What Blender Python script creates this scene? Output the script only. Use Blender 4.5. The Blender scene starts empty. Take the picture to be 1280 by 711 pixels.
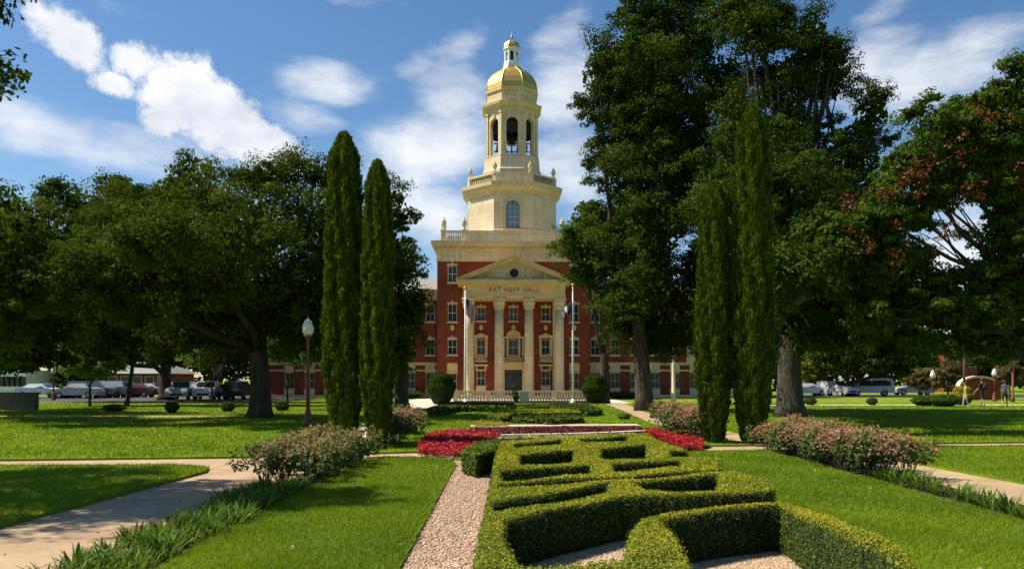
import bpy, math, random
import numpy as np
from math import sin, cos, pi, radians

# ------------------------------------------------------------------ scene, camera, light
SC = bpy.context.scene
COL = SC.collection
FPX, CXP, HZ, EYE = 1000.0, 640.0, 474.0, 1.8

cam_d = bpy.data.cameras.new("camera")
cam = bpy.data.objects.new("camera", cam_d)
COL.objects.link(cam)
cam.location = (0, 0, EYE)
cam.rotation_euler = (radians(90), 0, 0)
cam_d.sensor_width = 36
cam_d.lens = 36 * FPX / 1280
cam_d.shift_y = (HZ - 355.5) / 1280
cam_d.clip_end = 3000
SC.camera = cam

SUN_EL, SUN_BACK = 53.0, 5.0            # elevation; degrees behind the "straight from the left" line
sd = (-cos(radians(SUN_BACK)) * cos(radians(SUN_EL)), sin(radians(SUN_BACK)) * cos(radians(SUN_EL)), sin(radians(SUN_EL)))
sun_d = bpy.data.lights.new("sun", 'SUN')
sun_d.energy = 4.9
sun_d.angle = radians(0.53)
sun_d.color = (1.0, 0.93, 0.80)
sun = bpy.data.objects.new("sun", sun_d)
COL.objects.link(sun)
from mathutils import Vector
sun.rotation_euler = Vector(sd).to_track_quat('Z', 'Y').to_euler()
sun.location = (-30, 30, 60)

SC.view_settings.view_transform = 'Standard'
SC.view_settings.look = 'None'
SC.view_settings.gamma = 1
SC.view_settings.use_curve_mapping = False
SC.view_settings.exposure = 0.7
SKY_STRENGTH = 0.085
SC.cycles.max_bounces = 5
SC.cycles.diffuse_bounces = 3
SC.cycles.glossy_bounces = 2
SC.cycles.transmission_bounces = 3
SC.cycles.caustics_reflective = False
SC.cycles.caustics_refractive = False

def build_world():
    w = bpy.data.worlds.new("World")
    SC.world = w
    w.use_nodes = True
    nt = w.node_tree
    N, L = nt.nodes, nt.links
    N.clear()
    out = N.new("ShaderNodeOutputWorld")
    bg = N.new("ShaderNodeBackground")
    bg.inputs[1].default_value = SKY_STRENGTH
    L.new(bg.outputs[0], out.inputs[0])
    sky = N.new("ShaderNodeTexSky")
    sky.sky_type = 'NISHITA'
    sky.sun_disc = False
    sky.sun_elevation = radians(SUN_EL)
    sky.sun_rotation = math.atan2(sd[0], sd[1])
    sky.air_density = 1.0
    sky.dust_density = 0.4
    sky.ozone_density = 1.6
    tc = N.new("ShaderNodeTexCoord")
    sep = N.new("ShaderNodeSeparateXYZ")
    L.new(tc.outputs['Generated'], sep.inputs[0])
    def m(op, a, b=None, c=None):
        n = N.new("ShaderNodeMath"); n.operation = op
        for i, v in enumerate((a, b, c)):
            if v is None: continue
            if hasattr(v, 'node'): L.new(v, n.inputs[i])
            else: n.inputs[i].default_value = v
        return n.outputs[0]
    az = m('ARCTAN2', sep.outputs[0], sep.outputs[1])
    el = m('ARCSINE', sep.outputs[2])
    comb = N.new("ShaderNodeCombineXYZ")
    L.new(az, comb.inputs[0]); L.new(el, comb.inputs[1])
    def noise(scale, detail, rough, offs=(0, 0, 0), stretch=(1, 1, 1), rot=0):
        mp = N.new("ShaderNodeMapping")
        mp.inputs['Location'].default_value = offs
        mp.inputs['Scale'].default_value = stretch
        mp.inputs['Rotation'].default_value = (0, 0, rot)
        L.new(comb.outputs[0], mp.inputs[0])
        n = N.new("ShaderNodeTexNoise")
        n.inputs['Scale'].default_value = scale
        n.inputs['Detail'].default_value = detail
        n.inputs['Roughness'].default_value = rough
        L.new(mp.outputs[0], n.inputs['Vector'])
        return n.outputs[0]
    puff = noise(27, 9, 0.62)
    wisp = noise(9, 7, 0.62, (3, 1, 0), (0.7, 1.8, 1), 0.25)
    # (x px, y px, half-width, half-height, tilt deg, strength) of each cloud as seen from the lawn, turned into sky directions
    puffs = [(95, 52, 55, 26, -20, 1), (160, 75, 38, 20, -10, .9), (140, 104, 28, 15, 0, .85),
             (228, 118, 46, 42, -10, 1.1), (275, 148, 62, 38, -32, 1.1), (330, 180, 50, 26, -25, 1.0), (215, 150, 40, 25, 0, .9)]
    wisps = [(60, 165, 120, 34, -18, .85), (170, 195, 110, 28, -5, .8), (410, 103, 62, 26, -6, .95), (385, 148, 52, 20, -5, .8),
             (530, 185, 95, 50, 12, .95), (560, 130, 50, 42, 25, .8), (580, 55, 38, 18, 15, .75), (545, 262, 80, 34, 0, .9),
             (702, 115, 60, 60, 20, .95), (715, 205, 55, 60, 0, .95), (690, 45, 60, 22, 30, .6), (520, 85, 30, 14, 10, .5),
             (1085, 85, 70, 40, 5, .9), (1160, 98, 110, 36, 6, .95), (1200, 60, 110, 26, 8, .8), (1095, 18, 50, 14, 10, .65),
             (1200, 300, 90, 60, 0, .8), (150, 15, 60, 12, -5, .45), (300, 260, 400, 50, 0, .5), (440, 0, 60, 12, 0, .4)]
    def field(lst):
        acc = None
        for (x, y, hx, hy, tilt, s) in lst:
            dx, dz = (x - CXP) / FPX, (HZ - y) / FPX
            a0 = math.atan2(dx, 1.0); e0 = math.asin(dz / math.sqrt(1 + dx * dx + dz * dz))
            k = 1.0 / FPX * cos(a0)
            rx, ry = hx * k * cos(a0) * 1.15, hy * k * 1.15
            t = radians(-tilt)
            # tilt given in picture sense: negative goes down to the right
            t = radians(tilt)
            da, de = m('SUBTRACT', az, a0), m('SUBTRACT', el, e0)
            u = m('ADD', m('MULTIPLY', da, cos(t) / rx), m('MULTIPLY', de, sin(t) / rx))
            v = m('ADD', m('MULTIPLY', da, -sin(t) / ry), m('MULTIPLY', de, cos(t) / ry))
            r2 = m('ADD', m('MULTIPLY', u, u), m('MULTIPLY', v, v))
            val = m('MULTIPLY', m('POWER', 2.718, m('MULTIPLY', r2, -0.9)), s)
            acc = val if acc is None else m('MAXIMUM', acc, val)
        return acc
    fp = m('ADD', field(puffs), m('MULTIPLY', m('SUBTRACT', puff, 0.5), 1.35))
    fw = m('ADD', field(wisps), m('MULTIPLY', m('SUBTRACT', wisp, 0.5), 1.7))
    def ss(v, a, b):
        n = N.new("ShaderNodeMapRange"); n.interpolation_type = 'SMOOTHSTEP'
        L.new(v, n.inputs[0]); n.inputs[1].default_value = a; n.inputs[2].default_value = b
        return n.outputs[0]
    mp_ = ss(fp, 0.36, 0.72)
    mw_ = m('MULTIPLY', ss(fw, 0.25, 1.05), 0.78)
    mask = m('MAXIMUM', mp_, mw_)
    # cloud colour: bright tops, greyer thick middles
    shade = noise(7, 5, 0.6, (8.3, 2.1, 0), (1, 1.4, 1))
    cr = N.new("ShaderNodeValToRGB")
    cr.color_ramp.elements[0].position = .36; cr.color_ramp.elements[0].color = (5.4, 5.7, 6.4, 1)
    cr.color_ramp.elements[1].position = .62; cr.color_ramp.elements[1].color = (8.3, 8.3, 8.2, 1)
    L.new(shade, cr.inputs[0])
    hs = N.new("ShaderNodeHueSaturation")
    hs.inputs['Saturation'].default_value = 1.22
    hs.inputs['Value'].default_value = 0.94
    L.new(sky.outputs[0], hs.inputs['Color'])
    mix = N.new("ShaderNodeMixRGB")
    L.new(mask, mix.inputs[0]); L.new(hs.outputs[0], mix.inputs[1]); L.new(cr.outputs[0], mix.inputs[2])
    L.new(mix.outputs[0], bg.inputs[0])
build_world()

# ------------------------------------------------------------------ helpers
def G(px, py):
    """ground point seen at a pixel of the photograph"""
    d = FPX * EYE / (py - HZ)
    return ((px - CXP) / FPX * d, d)

def T(px, py, h):
    """point of the level z = h seen at a pixel"""
    d = FPX * (EYE - h) / (py - HZ)
    return ((px - CXP) / FPX * d, d)

def tag(o, label=None, cat=None, group=None, kind=None):
    if label: o['label'] = label
    if cat: o['category'] = cat
    if group: o['group'] = group
    if kind: o['kind'] = kind
    return o

def empty(name, loc=(0, 0, 0), rz=0.0, label=None, cat=None, group=None):
    o = bpy.data.objects.new(name, None)
    COL.objects.link(o)
    o.location = loc
    o.rotation_euler = (0, 0, rz)
    o.empty_display_size = .2
    return tag(o, label, cat, group)

def link(name, me, parent=None, loc=None):
    o = bpy.data.objects.new(name, me)
    COL.objects.link(o)
    if parent is not None: o.parent = parent
    if loc is not None: o.location = loc
    return o

def np_mesh(name, V, F, mat, attr=None, smooth=False):
    """V (n,3), F (m,k) with constant k"""
    V = np.asarray(V, dtype=np.float32); F = np.asarray(F, dtype=np.int32)
    me = bpy.data.meshes.new(name)
    k = F.shape[1]
    me.vertices.add(len(V)); me.vertices.foreach_set("co", V.ravel())
    me.loops.add(F.size); me.loops.foreach_set("vertex_index", F.ravel())
    me.polygons.add(len(F))
    me.polygons.foreach_set("loop_start", np.arange(0, F.size, k, dtype=np.int32))
    me.polygons.foreach_set("loop_total", np.full(len(F), k, dtype=np.int32))
    if smooth: me.polygons.foreach_set("use_smooth", np.ones(len(F), dtype=bool))
    me.update(calc_edges=True)
    if attr:
        for nm, val in attr.items():
            a = me.attributes.new(nm, 'FLOAT', 'FACE')
            a.data.foreach_set("value", np.asarray(val, dtype=np.float32))
    if mat: me.materials.append(mat)
    return me

class MB:
    """collects shapes into one mesh"""
    def __init__(s): s.v, s.f = [], []
    def add(s, V, F):
        n = len(s.v)
        s.v += [tuple(map(float, p)) for p in V]; s.f += [tuple(i + n for i in q) for q in F]
        return s
    def box(s, x0, x1, y0, y1, z0, z1):
        return s.add([(x0, y0, z0), (x1, y0, z0), (x1, y1, z0), (x0, y1, z0), (x0, y0, z1), (x1, y0, z1), (x1, y1, z1), (x0, y1, z1)],
                     [(0, 3, 2, 1), (4, 5, 6, 7), (0, 1, 5, 4), (1, 2, 6, 5), (2, 3, 7, 6), (3, 0, 4, 7)])
    def prism(s, poly, z0, z1):
        n = len(poly)
        a = sum(poly[i][0] * poly[(i + 1) % n][1] - poly[(i + 1) % n][0] * poly[i][1] for i in range(n))
        if a < 0: poly = poly[::-1]
        V = [(x, y, z0) for x, y in poly] + [(x, y, z1) for x, y in poly]
        F = [tuple(range(n - 1, -1, -1)), tuple(range(n, 2 * n))] + [(i, (i + 1) % n, n + (i + 1) % n, n + i) for i in range(n)]
        return s.add(V, F)
    def slab_xz(s, poly, y0, y1):
        """polygon in x,z extruded from y0 (front) to y1"""
        n = len(poly)
        a = sum(poly[i][0] * poly[(i + 1) % n][1] - poly[(i + 1) % n][0] * poly[i][1] for i in range(n))
        if a < 0: poly = poly[::-1]
        V = [(x, y0, z) for x, z in poly] + [(x, y1, z) for x, z in poly]
        F = [tuple(range(n)), tuple(range(2 * n - 1, n - 1, -1))] + [(i, n + i, n + (i + 1) % n, (i + 1) % n) for i in range(n)]
        return s.add(V, F)
    def lathe(s, prof, cx=0, cy=0, n=16, ph=0.0, cap=True, arc=None):
        """prof: (r, z) from bottom to top"""
        V, F = [], []
        for r, z in prof:
            for i in range(n):
                a = ph + 2 * pi * i / n
                V.append((cx + r * cos(a), cy + r * sin(a), z))
        for j in range(len(prof) - 1):
            for i in range(n):
                F.append((j * n + i, j * n + (i + 1) % n, (j + 1) * n + (i + 1) % n, (j + 1) * n + i))
        if cap:
            F.append(tuple(range(n - 1, -1, -1)))
            k = (len(prof) - 1) * n
            F.append(tuple(range(k, k + n)))
        return s.add(V, F)
    def tube(s, path, radii, n=8, cap=True):
        path = [Vector(p) for p in path]
        V, F = [], []
        ref = Vector((0, 0, 1))
        for j, p in enumerate(path):
            t = (path[min(j + 1, len(path) - 1)] - path[max(j - 1, 0)]).normalized()
            b = t.cross(Vector((0.31, 0.95, 0.05))); b = b.normalized() if b.length > 1e-4 else t.cross(Vector((1, 0, 0))).normalized()
            c = t.cross(b)
            for i in range(n):
                a = 2 * pi * i / n
                V.append(p + (b * cos(a) + c * sin(a)) * radii[j])
        for j in range(len(path) - 1):
            for i in range(n):
                F.append((j * n + i, j * n + (i + 1) % n, (j + 1) * n + (i + 1) % n, (j + 1) * n + i))
        if cap:
            F.append(tuple(range(n))[::-1]); k = (len(path) - 1) * n; F.append(tuple(range(k, k + n)))
        return s.add(V, F)
    def xform(s, f, start=0):
        s.v[start:] = [f(p) for p in s.v[start:]]
        return s
    def mesh(s, name, mat, smooth=False):
        me = bpy.data.meshes.new(name)
        me.from_pydata(s.v, [], s.f)
        if smooth: me.polygons.foreach_set("use_smooth", np.ones(len(me.polygons), dtype=bool))
        me.update()
        me.materials.append(mat)
        return me
    def build(s, name, mat, parent=None, smooth=False, loc=None):
        return link(name, s.mesh(name, mat, smooth), parent, loc)

def copy_tree(o, parent=None):
    c = o.copy(); COL.objects.link(c)
    if parent is not None: c.parent = parent
    for ch in list(o.children): copy_tree(ch, c)
    return c

# ------------------------------------------------------------------ materials
def new_mat(name):
    m = bpy.data.materials.new(name); m.use_nodes = True
    nt = m.node_tree; b = nt.nodes['Principled BSDF']
    return m, nt, nt.nodes, nt.links, b

def lin(c): return tuple(c) + (1.0,)

def mottled(name, cols, scale=3.0, detail=6, rough=0.8, bump=0.0, bscale=None, spec=0.3, metallic=0.0, stretch=(1, 1, 1), pos=None, dist=0.02, coord='Object'):
    m, nt, N, L, b = new_mat(name)
    tc = N.new("ShaderNodeTexCoord"); mp = N.new("ShaderNodeMapping"); mp.inputs['Scale'].default_value = stretch
    L.new(tc.outputs[coord], mp.inputs[0])
    n = N.new("ShaderNodeTexNoise"); n.inputs['Scale'].default_value = scale; n.inputs['Detail'].default_value = detail
    n.inputs['Roughness'].default_value = 0.65
    L.new(mp.outputs[0], n.inputs['Vector'])
    cr = N.new("ShaderNodeValToRGB")
    pos = pos or [0.3 + 0.4 * i / max(1, len(cols) - 1) for i in range(len(cols))]
    while len(cr.color_ramp.elements) < len(cols): cr.color_ramp.elements.new(.5)
    for e, p, c in zip(cr.color_ramp.elements, pos, cols): e.position = p; e.color = lin(c)
    L.new(n.outputs[0], cr.inputs[0]); L.new(cr.outputs[0], b.inputs['Base Color'])
    b.inputs['Roughness'].default_value = rough; b.inputs['Specular IOR Level'].default_value = spec; b.inputs['Metallic'].default_value = metallic
    if bump:
        n2 = N.new("ShaderNodeTexNoise"); n2.inputs['Scale'].default_value = bscale or scale * 5; n2.inputs['Detail'].default_value = 5
        L.new(mp.outputs[0], n2.inputs['Vector'])
        bp = N.new("ShaderNodeBump"); bp.inputs['Strength'].default_value = bump; bp.inputs['Distance'].default_value = dist
        L.new(n2.outputs[0], bp.inputs['Height']); L.new(bp.outputs[0], b.inputs['Normal'])
    return m

def leaf_mat(name, cols, trans=0.3, rough=0.55, spec=0.25, scale=0.35, tmul=(1.5, 1.35, 0.6), attr='rnd'):
    """leaf colour from a per-leaf random value plus slow drift through the plant; some light passes through"""
    m, nt, N, L, b = new_mat(name)
    at = N.new("ShaderNodeAttribute"); at.attribute_name = attr
    cr = N.new("ShaderNodeValToRGB")
    while len(cr.color_ramp.elements) < len(cols): cr.color_ramp.elements.new(.5)
    for i, (e, c) in enumerate(zip(cr.color_ramp.elements, cols)): e.position = i / max(1, len(cols) - 1); e.color = lin(c)
    L.new(at.outputs['Fac'], cr.inputs[0])
    b.inputs['Roughness'].default_value = rough; b.inputs['Specular IOR Level'].default_value = spec
    L.new(cr.outputs[0], b.inputs['Base Color'])
    tr = N.new("ShaderNodeBsdfTranslucent")
    mu = N.new("ShaderNodeMixRGB"); mu.blend_type = 'MULTIPLY'; mu.inputs[0].default_value = 1; mu.inputs[2].default_value = lin(tmul)
    L.new(cr.outputs[0], mu.inputs[1]); L.new(mu.outputs[0], tr.inputs[0])
    mx = N.new("ShaderNodeMixShader"); mx.inputs[0].default_value = trans
    L.new(b.outputs[0], mx.inputs[1]); L.new(tr.outputs[0], mx.inputs[2])
    out = [n for n in N if n.type == 'OUTPUT_MATERIAL'][0]
    L.new(mx.outputs[0], out.inputs[0])
    return m

def plain(name, c, rough=0.5, metallic=0.0, spec=0.5):
    return mottled(name, [tuple(x * .9 for x in c), c, tuple(min(1, x * 1.08) for x in c)], scale=6, rough=rough, metallic=metallic, spec=spec)

def grass_mat():
    m, nt, N, L, b = new_mat("grass")
    tc = N.new("ShaderNodeTexCoord")
    def nz(s, d=5):
        n = N.new("ShaderNodeTexNoise"); n.inputs['Scale'].default_value = s; n.inputs['Detail'].default_value = d
        n.inputs['Roughness'].default_value = .7
        L.new(tc.outputs['Object'], n.inputs['Vector']); return n
    a, c, f = nz(.25), nz(2.2), nz(35, 3)
    cr = N.new("ShaderNodeValToRGB")
    cr.color_ramp.elements[0].position = .3; cr.color_ramp.elements[0].color = lin((.090, .150, .005))
    cr.color_ramp.elements[1].position = .7; cr.color_ramp.elements[1].color = lin((.205, .275, .009))
    e = cr.color_ramp.elements.new(.5); e.color = lin((.140, .212, .007))
    mx = N.new("ShaderNodeMath"); mx.operation = 'MULTIPLY_ADD'; mx.inputs[1].default_value = .60
    L.new(a.outputs[0], mx.inputs[0])
    m2 = N.new("ShaderNodeMath"); m2.operation = 'MULTIPLY'; m2.inputs[1].default_value = .35
    L.new(c.outputs[0], m2.inputs[0])
    m3 = N.new("ShaderNodeMath"); m3.operation = 'MULTIPLY_ADD'; m3.inputs[1].default_value = .2
    L.new(f.outputs[0], m3.inputs[0]); L.new(m2.outputs[0], m3.inputs[2]); L.new(m3.outputs[0], mx.inputs[2])
    L.new(mx.outputs[0], cr.inputs[0]); L.new(cr.outputs[0], b.inputs['Base Color'])
    b.inputs['Roughness'].default_value = .9; b.inputs['Specular IOR Level'].default_value = .1
    bp = N.new("ShaderNodeBump"); bp.inputs['Strength'].default_value = .9; bp.inputs['Distance'].default_value = .04
    L.new(f.outputs[0], bp.inputs['Height']); L.new(bp.outputs[0], b.inputs['Normal'])
    return m

def brick_mat():
    m, nt, N, L, b = new_mat("red_brick")
    tc = N.new("ShaderNodeTexCoord"); mp = N.new("ShaderNodeMapping"); mp.inputs['Rotation'].default_value = (radians(90), 0, 0)
    L.new(tc.outputs['Object'], mp.inputs[0])
    bt = N.new("ShaderNodeTexBrick"); bt.inputs['Scale'].default_value = 4.0
    bt.inputs['Color1'].default_value = lin((.215, .045, .022)); bt.inputs['Color2'].default_value = lin((.155, .031, .016)); bt.inputs['Mortar'].default_value = lin((.21, .09, .055))
    bt.inputs['Mortar Size'].default_value = .012
    L.new(mp.outputs[0], bt.inputs['Vector'])
    n = N.new("ShaderNodeTexNoise"); n.inputs['Scale'].default_value = .8; n.inputs['Detail'].default_value = 8
    L.new(tc.outputs['Object'], n.inputs['Vector'])
    mr = N.new("ShaderNodeMapRange"); mr.inputs[1].default_value = .3; mr.inputs[2].default_value = .7; mr.inputs[3].default_value = .78; mr.inputs[4].default_value = 1.2
    L.new(n.outputs[0], mr.inputs[0])
    mu = N.new("ShaderNodeMixRGB"); mu.blend_type = 'MULTIPLY'; mu.inputs[0].default_value = 1
    L.new(bt.outputs[0], mu.inputs[1]); L.new(mr.outputs[0], mu.inputs[2]); L.new(mu.outputs[0], b.inputs['Base Color'])
    b.inputs['Roughness'].default_value = .9; b.inputs['Specular IOR Level'].default_value = .2
    return m

def gravel_mat(name, c0, c1, c2, scale):
    m, nt, N, L, b = new_mat(name)
    tc = N.new("ShaderNodeTexCoord")
    v = N.new("ShaderNodeTexVoronoi"); v.inputs['Scale'].default_value = scale
    L.new(tc.outputs['Object'], v.inputs['Vector'])
    sp = N.new("ShaderNodeSeparateColor"); L.new(v.outputs['Color'], sp.inputs[0])
    cr = N.new("ShaderNodeValToRGB"); cr.color_ramp.elements[0].color = lin(c0); cr.color_ramp.elements[1].color = lin(c2)
    e = cr.color_ramp.elements.new(.5); e.color = lin(c1)
    L.new(sp.outputs[0], cr.inputs[0]); L.new(cr.outputs[0], b.inputs['Base Color'])
    b.inputs['Roughness'].default_value = .85
    bp = N.new("ShaderNodeBump"); bp.invert = True; bp.inputs['Distance'].default_value = .02
    L.new(v.outputs['Distance'], bp.inputs['Height']); L.new(bp.outputs[0], b.inputs['Normal'])
    return m

M = {}
M['grass'] = grass_mat()
M['blade'] = leaf_mat("grass_blade", [(.105, .180, .004), (.165, .255, .006), (.245, .320, .010)], trans=.40, tmul=(1.25, 1.2, .5))
M['brick'] = brick_mat()
def ashlar(name, cols, bw=1.1, bh=.42):
    m = mottled(name, cols, scale=1.0, detail=9, rough=.85)
    nt = m.node_tree; N, L = nt.nodes, nt.links; b = N['Principled BSDF']
    src = b.inputs['Base Color'].links[0].from_socket
    tc = N.new("ShaderNodeTexCoord"); sp = N.new("ShaderNodeSeparateXYZ"); L.new(tc.outputs['Object'], sp.inputs[0])
    ad = N.new("ShaderNodeMath"); L.new(sp.outputs[0], ad.inputs[0]); L.new(sp.outputs[1], ad.inputs[1])
    cb = N.new("ShaderNodeCombineXYZ"); L.new(ad.outputs[0], cb.inputs[0]); L.new(sp.outputs[2], cb.inputs[1])
    bt = N.new("ShaderNodeTexBrick"); bt.inputs['Scale'].default_value = 1.0; bt.inputs['Brick Width'].default_value = bw; bt.inputs['Row Height'].default_value = bh
    bt.inputs['Mortar Size'].default_value = .018; bt.inputs['Color1'].default_value = (1, 1, 1, 1); bt.inputs['Color2'].default_value = (.90, .89, .87, 1); bt.inputs['Mortar'].default_value = (.72, .68, .62, 1)
    L.new(cb.outputs[0], bt.inputs['Vector'])
    mp = N.new("ShaderNodeMapping"); mp.inputs['Scale'].default_value = (2.6, .22, 1); L.new(cb.outputs[0], mp.inputs[0])
    st = N.new("ShaderNodeTexNoise"); st.inputs['Scale'].default_value = 1.3; st.inputs['Detail'].default_value = 6; L.new(mp.outputs[0], st.inputs['Vector'])
    mr = N.new("ShaderNodeMapRange"); mr.inputs[1].default_value = .35; mr.inputs[2].default_value = .68; mr.inputs[3].default_value = .86; mr.inputs[4].default_value = 1.06; L.new(st.outputs[0], mr.inputs[0])
    m1 = N.new("ShaderNodeMixRGB"); m1.blend_type = 'MULTIPLY'; m1.inputs[0].default_value = 1; L.new(src, m1.inputs[1]); L.new(bt.outputs[0], m1.inputs[2])
    m2 = N.new("ShaderNodeMixRGB"); m2.blend_type = 'MULTIPLY'; m2.inputs[0].default_value = 1; L.new(m1.outputs[0], m2.inputs[1]); L.new(mr.outputs[0], m2.inputs[2])
    L.new(m2.outputs[0], b.inputs['Base Color'])
    return m
M['stone'] = ashlar("cream_stone", [(.59, .46, .265), (.68, .54, .32), (.74, .60, .37)])
M['stone2'] = ashlar("tower_stone", [(.65, .53, .345), (.73, .605, .40), (.79, .67, .455)])
M['trim'] = mottled("stone_trim", [(.52, .37, .16), (.62, .45, .21), (.69, .52, .26)], scale=1.5, detail=8, rough=.85)
M['gold'] = mottled("gilded_metal", [(.48, .32, .06), (.60, .41, .10), (.72, .53, .18)], scale=3.5, rough=.42, metallic=.8)
M['white'] = mottled("white_paint", [(.70, .70, .68), (.78, .78, .76), (.82, .82, .80)], scale=3, rough=.5)
M['glass'] = mottled("window_glass", [(.010, .014, .014), (.028, .036, .036), (.06, .075, .075)], scale=.55, detail=3, rough=.12, spec=.28)
M['blue_glass'] = mottled("tall_window_glass", [(.05, .10, .16), (.08, .15, .22), (.12, .20, .27)], scale=1.2, rough=.12, spec=.6)
M['frame'] = plain("window_frame", (.52, .50, .43), .6)
M['dark'] = plain("dark_recess", (.02, .018, .016), .8)
M['roof'] = mottled("slate_roof", [(.17, .18, .16), (.24, .25, .22), (.30, .30, .27)], scale=2, rough=.85, stretch=(1, 1, 6))
M['bronze'] = plain("bell_bronze", (.22, .25, .27), .4, .5)
M['letter'] = plain("carved_letter", (.20, .13, .06), .9)
M['concrete'] = mottled("tan_concrete", [(.29, .19, .105), (.40, .275, .16), (.47, .335, .205)], scale=.8, detail=10, rough=.9, bump=.25, bscale=40, dist=.006)
def joints(m, size, dark):
    nt = m.node_tree; N, L = nt.nodes, nt.links; b = N['Principled BSDF']; src = b.inputs['Base Color'].links[0].from_socket
    tc = N.new("ShaderNodeTexCoord"); bt = N.new("ShaderNodeTexBrick"); bt.offset = 0; bt.inputs['Scale'].default_value = 1
    bt.inputs['Brick Width'].default_value = size; bt.inputs['Row Height'].default_value = size; bt.inputs['Mortar Size'].default_value = .012
    bt.inputs['Color1'].default_value = (1, 1, 1, 1); bt.inputs['Color2'].default_value = (.92, .91, .90, 1); bt.inputs['Mortar'].default_value = (dark, dark, dark, 1)
    L.new(tc.outputs['Object'], bt.inputs['Vector'])
    mx = N.new("ShaderNodeMixRGB"); mx.blend_type = 'MULTIPLY'; mx.inputs[0].default_value = 1; L.new(src, mx.inputs[1]); L.new(bt.outputs[0], mx.inputs[2]); L.new(mx.outputs[0], b.inputs['Base Color'])
joints(M['concrete'], 1.55, .45)
M['pale_stone'] = mottled("pale_kerb", [(.48, .38, .27), (.58, .48, .36), (.64, .55, .43)], scale=2, detail=8, rough=.9, bump=.2)
M['soil'] = mottled("mulch_soil", [(.020, .012, .008), (.045, .026, .016), (.085, .050, .032)], scale=14, detail=9, rough=.95, bump=.8, bscale=60)
M['gravel'] = gravel_mat("pea_gravel", (.34, .21, .11), (.48, .33, .19), (.60, .45, .28), 45)
M['pathgravel'] = gravel_mat("pink_gravel", (.28, .165, .095), (.43, .28, .175), (.57, .42, .29), 30)
M['pebble'] = leaf_mat("pebble_stone", [(.25, .145, .085), (.38, .245, .15), (.50, .35, .235), (.62, .49, .36)], trans=0.0, rough=.8)
M['asphalt'] = mottled("asphalt", [(.04, .04, .042), (.055, .055, .057), (.075, .073, .072)], scale=3, rough=.9)
M['bark'] = mottled("tree_bark", [(.022, .017, .012), (.050, .040, .030), (.085, .072, .055)], scale=6, detail=8, rough=.95, bump=1.0, bscale=14, stretch=(1, 1, .25), dist=.05)
M['bark_grey'] = mottled("grey_bark", [(.030, .025, .019), (.064, .054, .043), (.115, .10, .08)], scale=6, detail=8, rough=.95, bump=1.0, bscale=14, stretch=(1, 1, .25), dist=.05)
M['oak'] = leaf_mat("oak_leaf", [(.016, .033, .004), (.038, .066, .006), (.080, .114, .010), (.150, .178, .016)], trans=.27, spec=.03, rough=.8)
M['pecan'] = leaf_mat("pecan_leaf", [(.013, .030, .004), (.030, .056, .006), (.060, .092, .009), (.120, .148, .014)], trans=.2, spec=.03, rough=.8)
M['bright'] = leaf_mat("bright_leaf", [(.045, .095, .010), (.080, .150, .014), (.12, .20, .022), (.17, .24, .035)], trans=.35)
M['rain'] = leaf_mat("raintree_leaf", [(.020, .044, .005), (.046, .086, .008), (.090, .138, .012), (.160, .205, .020)], trans=.3, spec=.05, rough=.75)
M['seed'] = leaf_mat("seed_pod", [(.11, .030, .012), (.16, .048, .018), (.19, .085, .028)], trans=.3, tmul=(1.2, .9, .7))
M['yellow'] = leaf_mat("yellow_leaf", [(.16, .17, .010), (.24, .23, .015), (.32, .27, .02)], trans=.35)
M['russet'] = leaf_mat("russet_leaf", [(.05, .055, .012), (.11, .085, .02), (.16, .09, .03)], trans=.3)
M['cypress'] = leaf_mat("cypress_leaf", [(.018, .036, .005), (.056, .096, .009), (.125, .180, .015), (.21, .26, .025)], trans=.25, spec=.04, rough=.8)
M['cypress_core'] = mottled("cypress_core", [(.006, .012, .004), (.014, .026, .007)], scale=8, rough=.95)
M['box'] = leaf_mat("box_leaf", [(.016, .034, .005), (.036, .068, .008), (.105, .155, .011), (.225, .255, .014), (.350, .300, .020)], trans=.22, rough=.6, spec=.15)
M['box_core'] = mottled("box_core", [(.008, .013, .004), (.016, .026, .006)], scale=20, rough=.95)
M['rose_leaf'] = leaf_mat("rose_leaf", [(.026, .055, .010), (.052, .100, .015), (.105, .150, .025), (.22, .115, .05)], trans=.25)
M['rose_pink'] = leaf_mat("rose_petal", [(.50, .16, .11), (.60, .26, .18), (.66, .38, .27), (.62, .45, .30)], trans=.3, tmul=(1, .8, .7))
M['rose_pale'] = leaf_mat("rose_petal_pale", [(.46, .20, .10), (.56, .35, .18), (.66, .50, .28), (.62, .52, .30)], trans=.3, tmul=(1, .85, .7))
M['litter'] = leaf_mat('dry_leaf', [(.10, .06, .025), (.20, .13, .05), (.30, .22, .09)], trans=.1)
M['iris'] = leaf_mat("iris_leaf", [(.030, .070, .008), (.058, .118, .012), (.105, .175, .020), (.18, .24, .05)], trans=.3, rough=.6, spec=.12)
M['red'] = leaf_mat("red_flower", [(.03, .04, .008), (.20, .008, .008), (.44, .012, .016), (.55, .05, .055)], trans=.25, tmul=(1.1, .6, .6))
M['maroon'] = leaf_mat("maroon_flower", [(.03, .014, .008), (.065, .009, .008), (.11, .010, .009), (.20, .02, .018)], trans=.2, tmul=(1.1, .6, .6))
M['pale_flower'] = leaf_mat("pale_flower", [(.07, .11, .02), (.13, .17, .03), (.25, .26, .09), (.50, .46, .30)], trans=.25)
M['lampred'] = mottled("oxide_red_paint", [(.10, .030, .018), (.15, .045, .028), (.18, .06, .038)], scale=5, rough=.6)
M['globe'] = mottled("lamp_globe", [(.55, .56, .52), (.68, .69, .65)], scale=4, rough=.35)
M['black'] = plain("black_rubber", (.012, .012, .012), .8)
M['cloth_dark'] = plain("dark_cloth", (.012, .013, .017), .9)
M['cloth_blue'] = plain("slate_cloth", (.045, .055, .075), .9)
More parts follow.
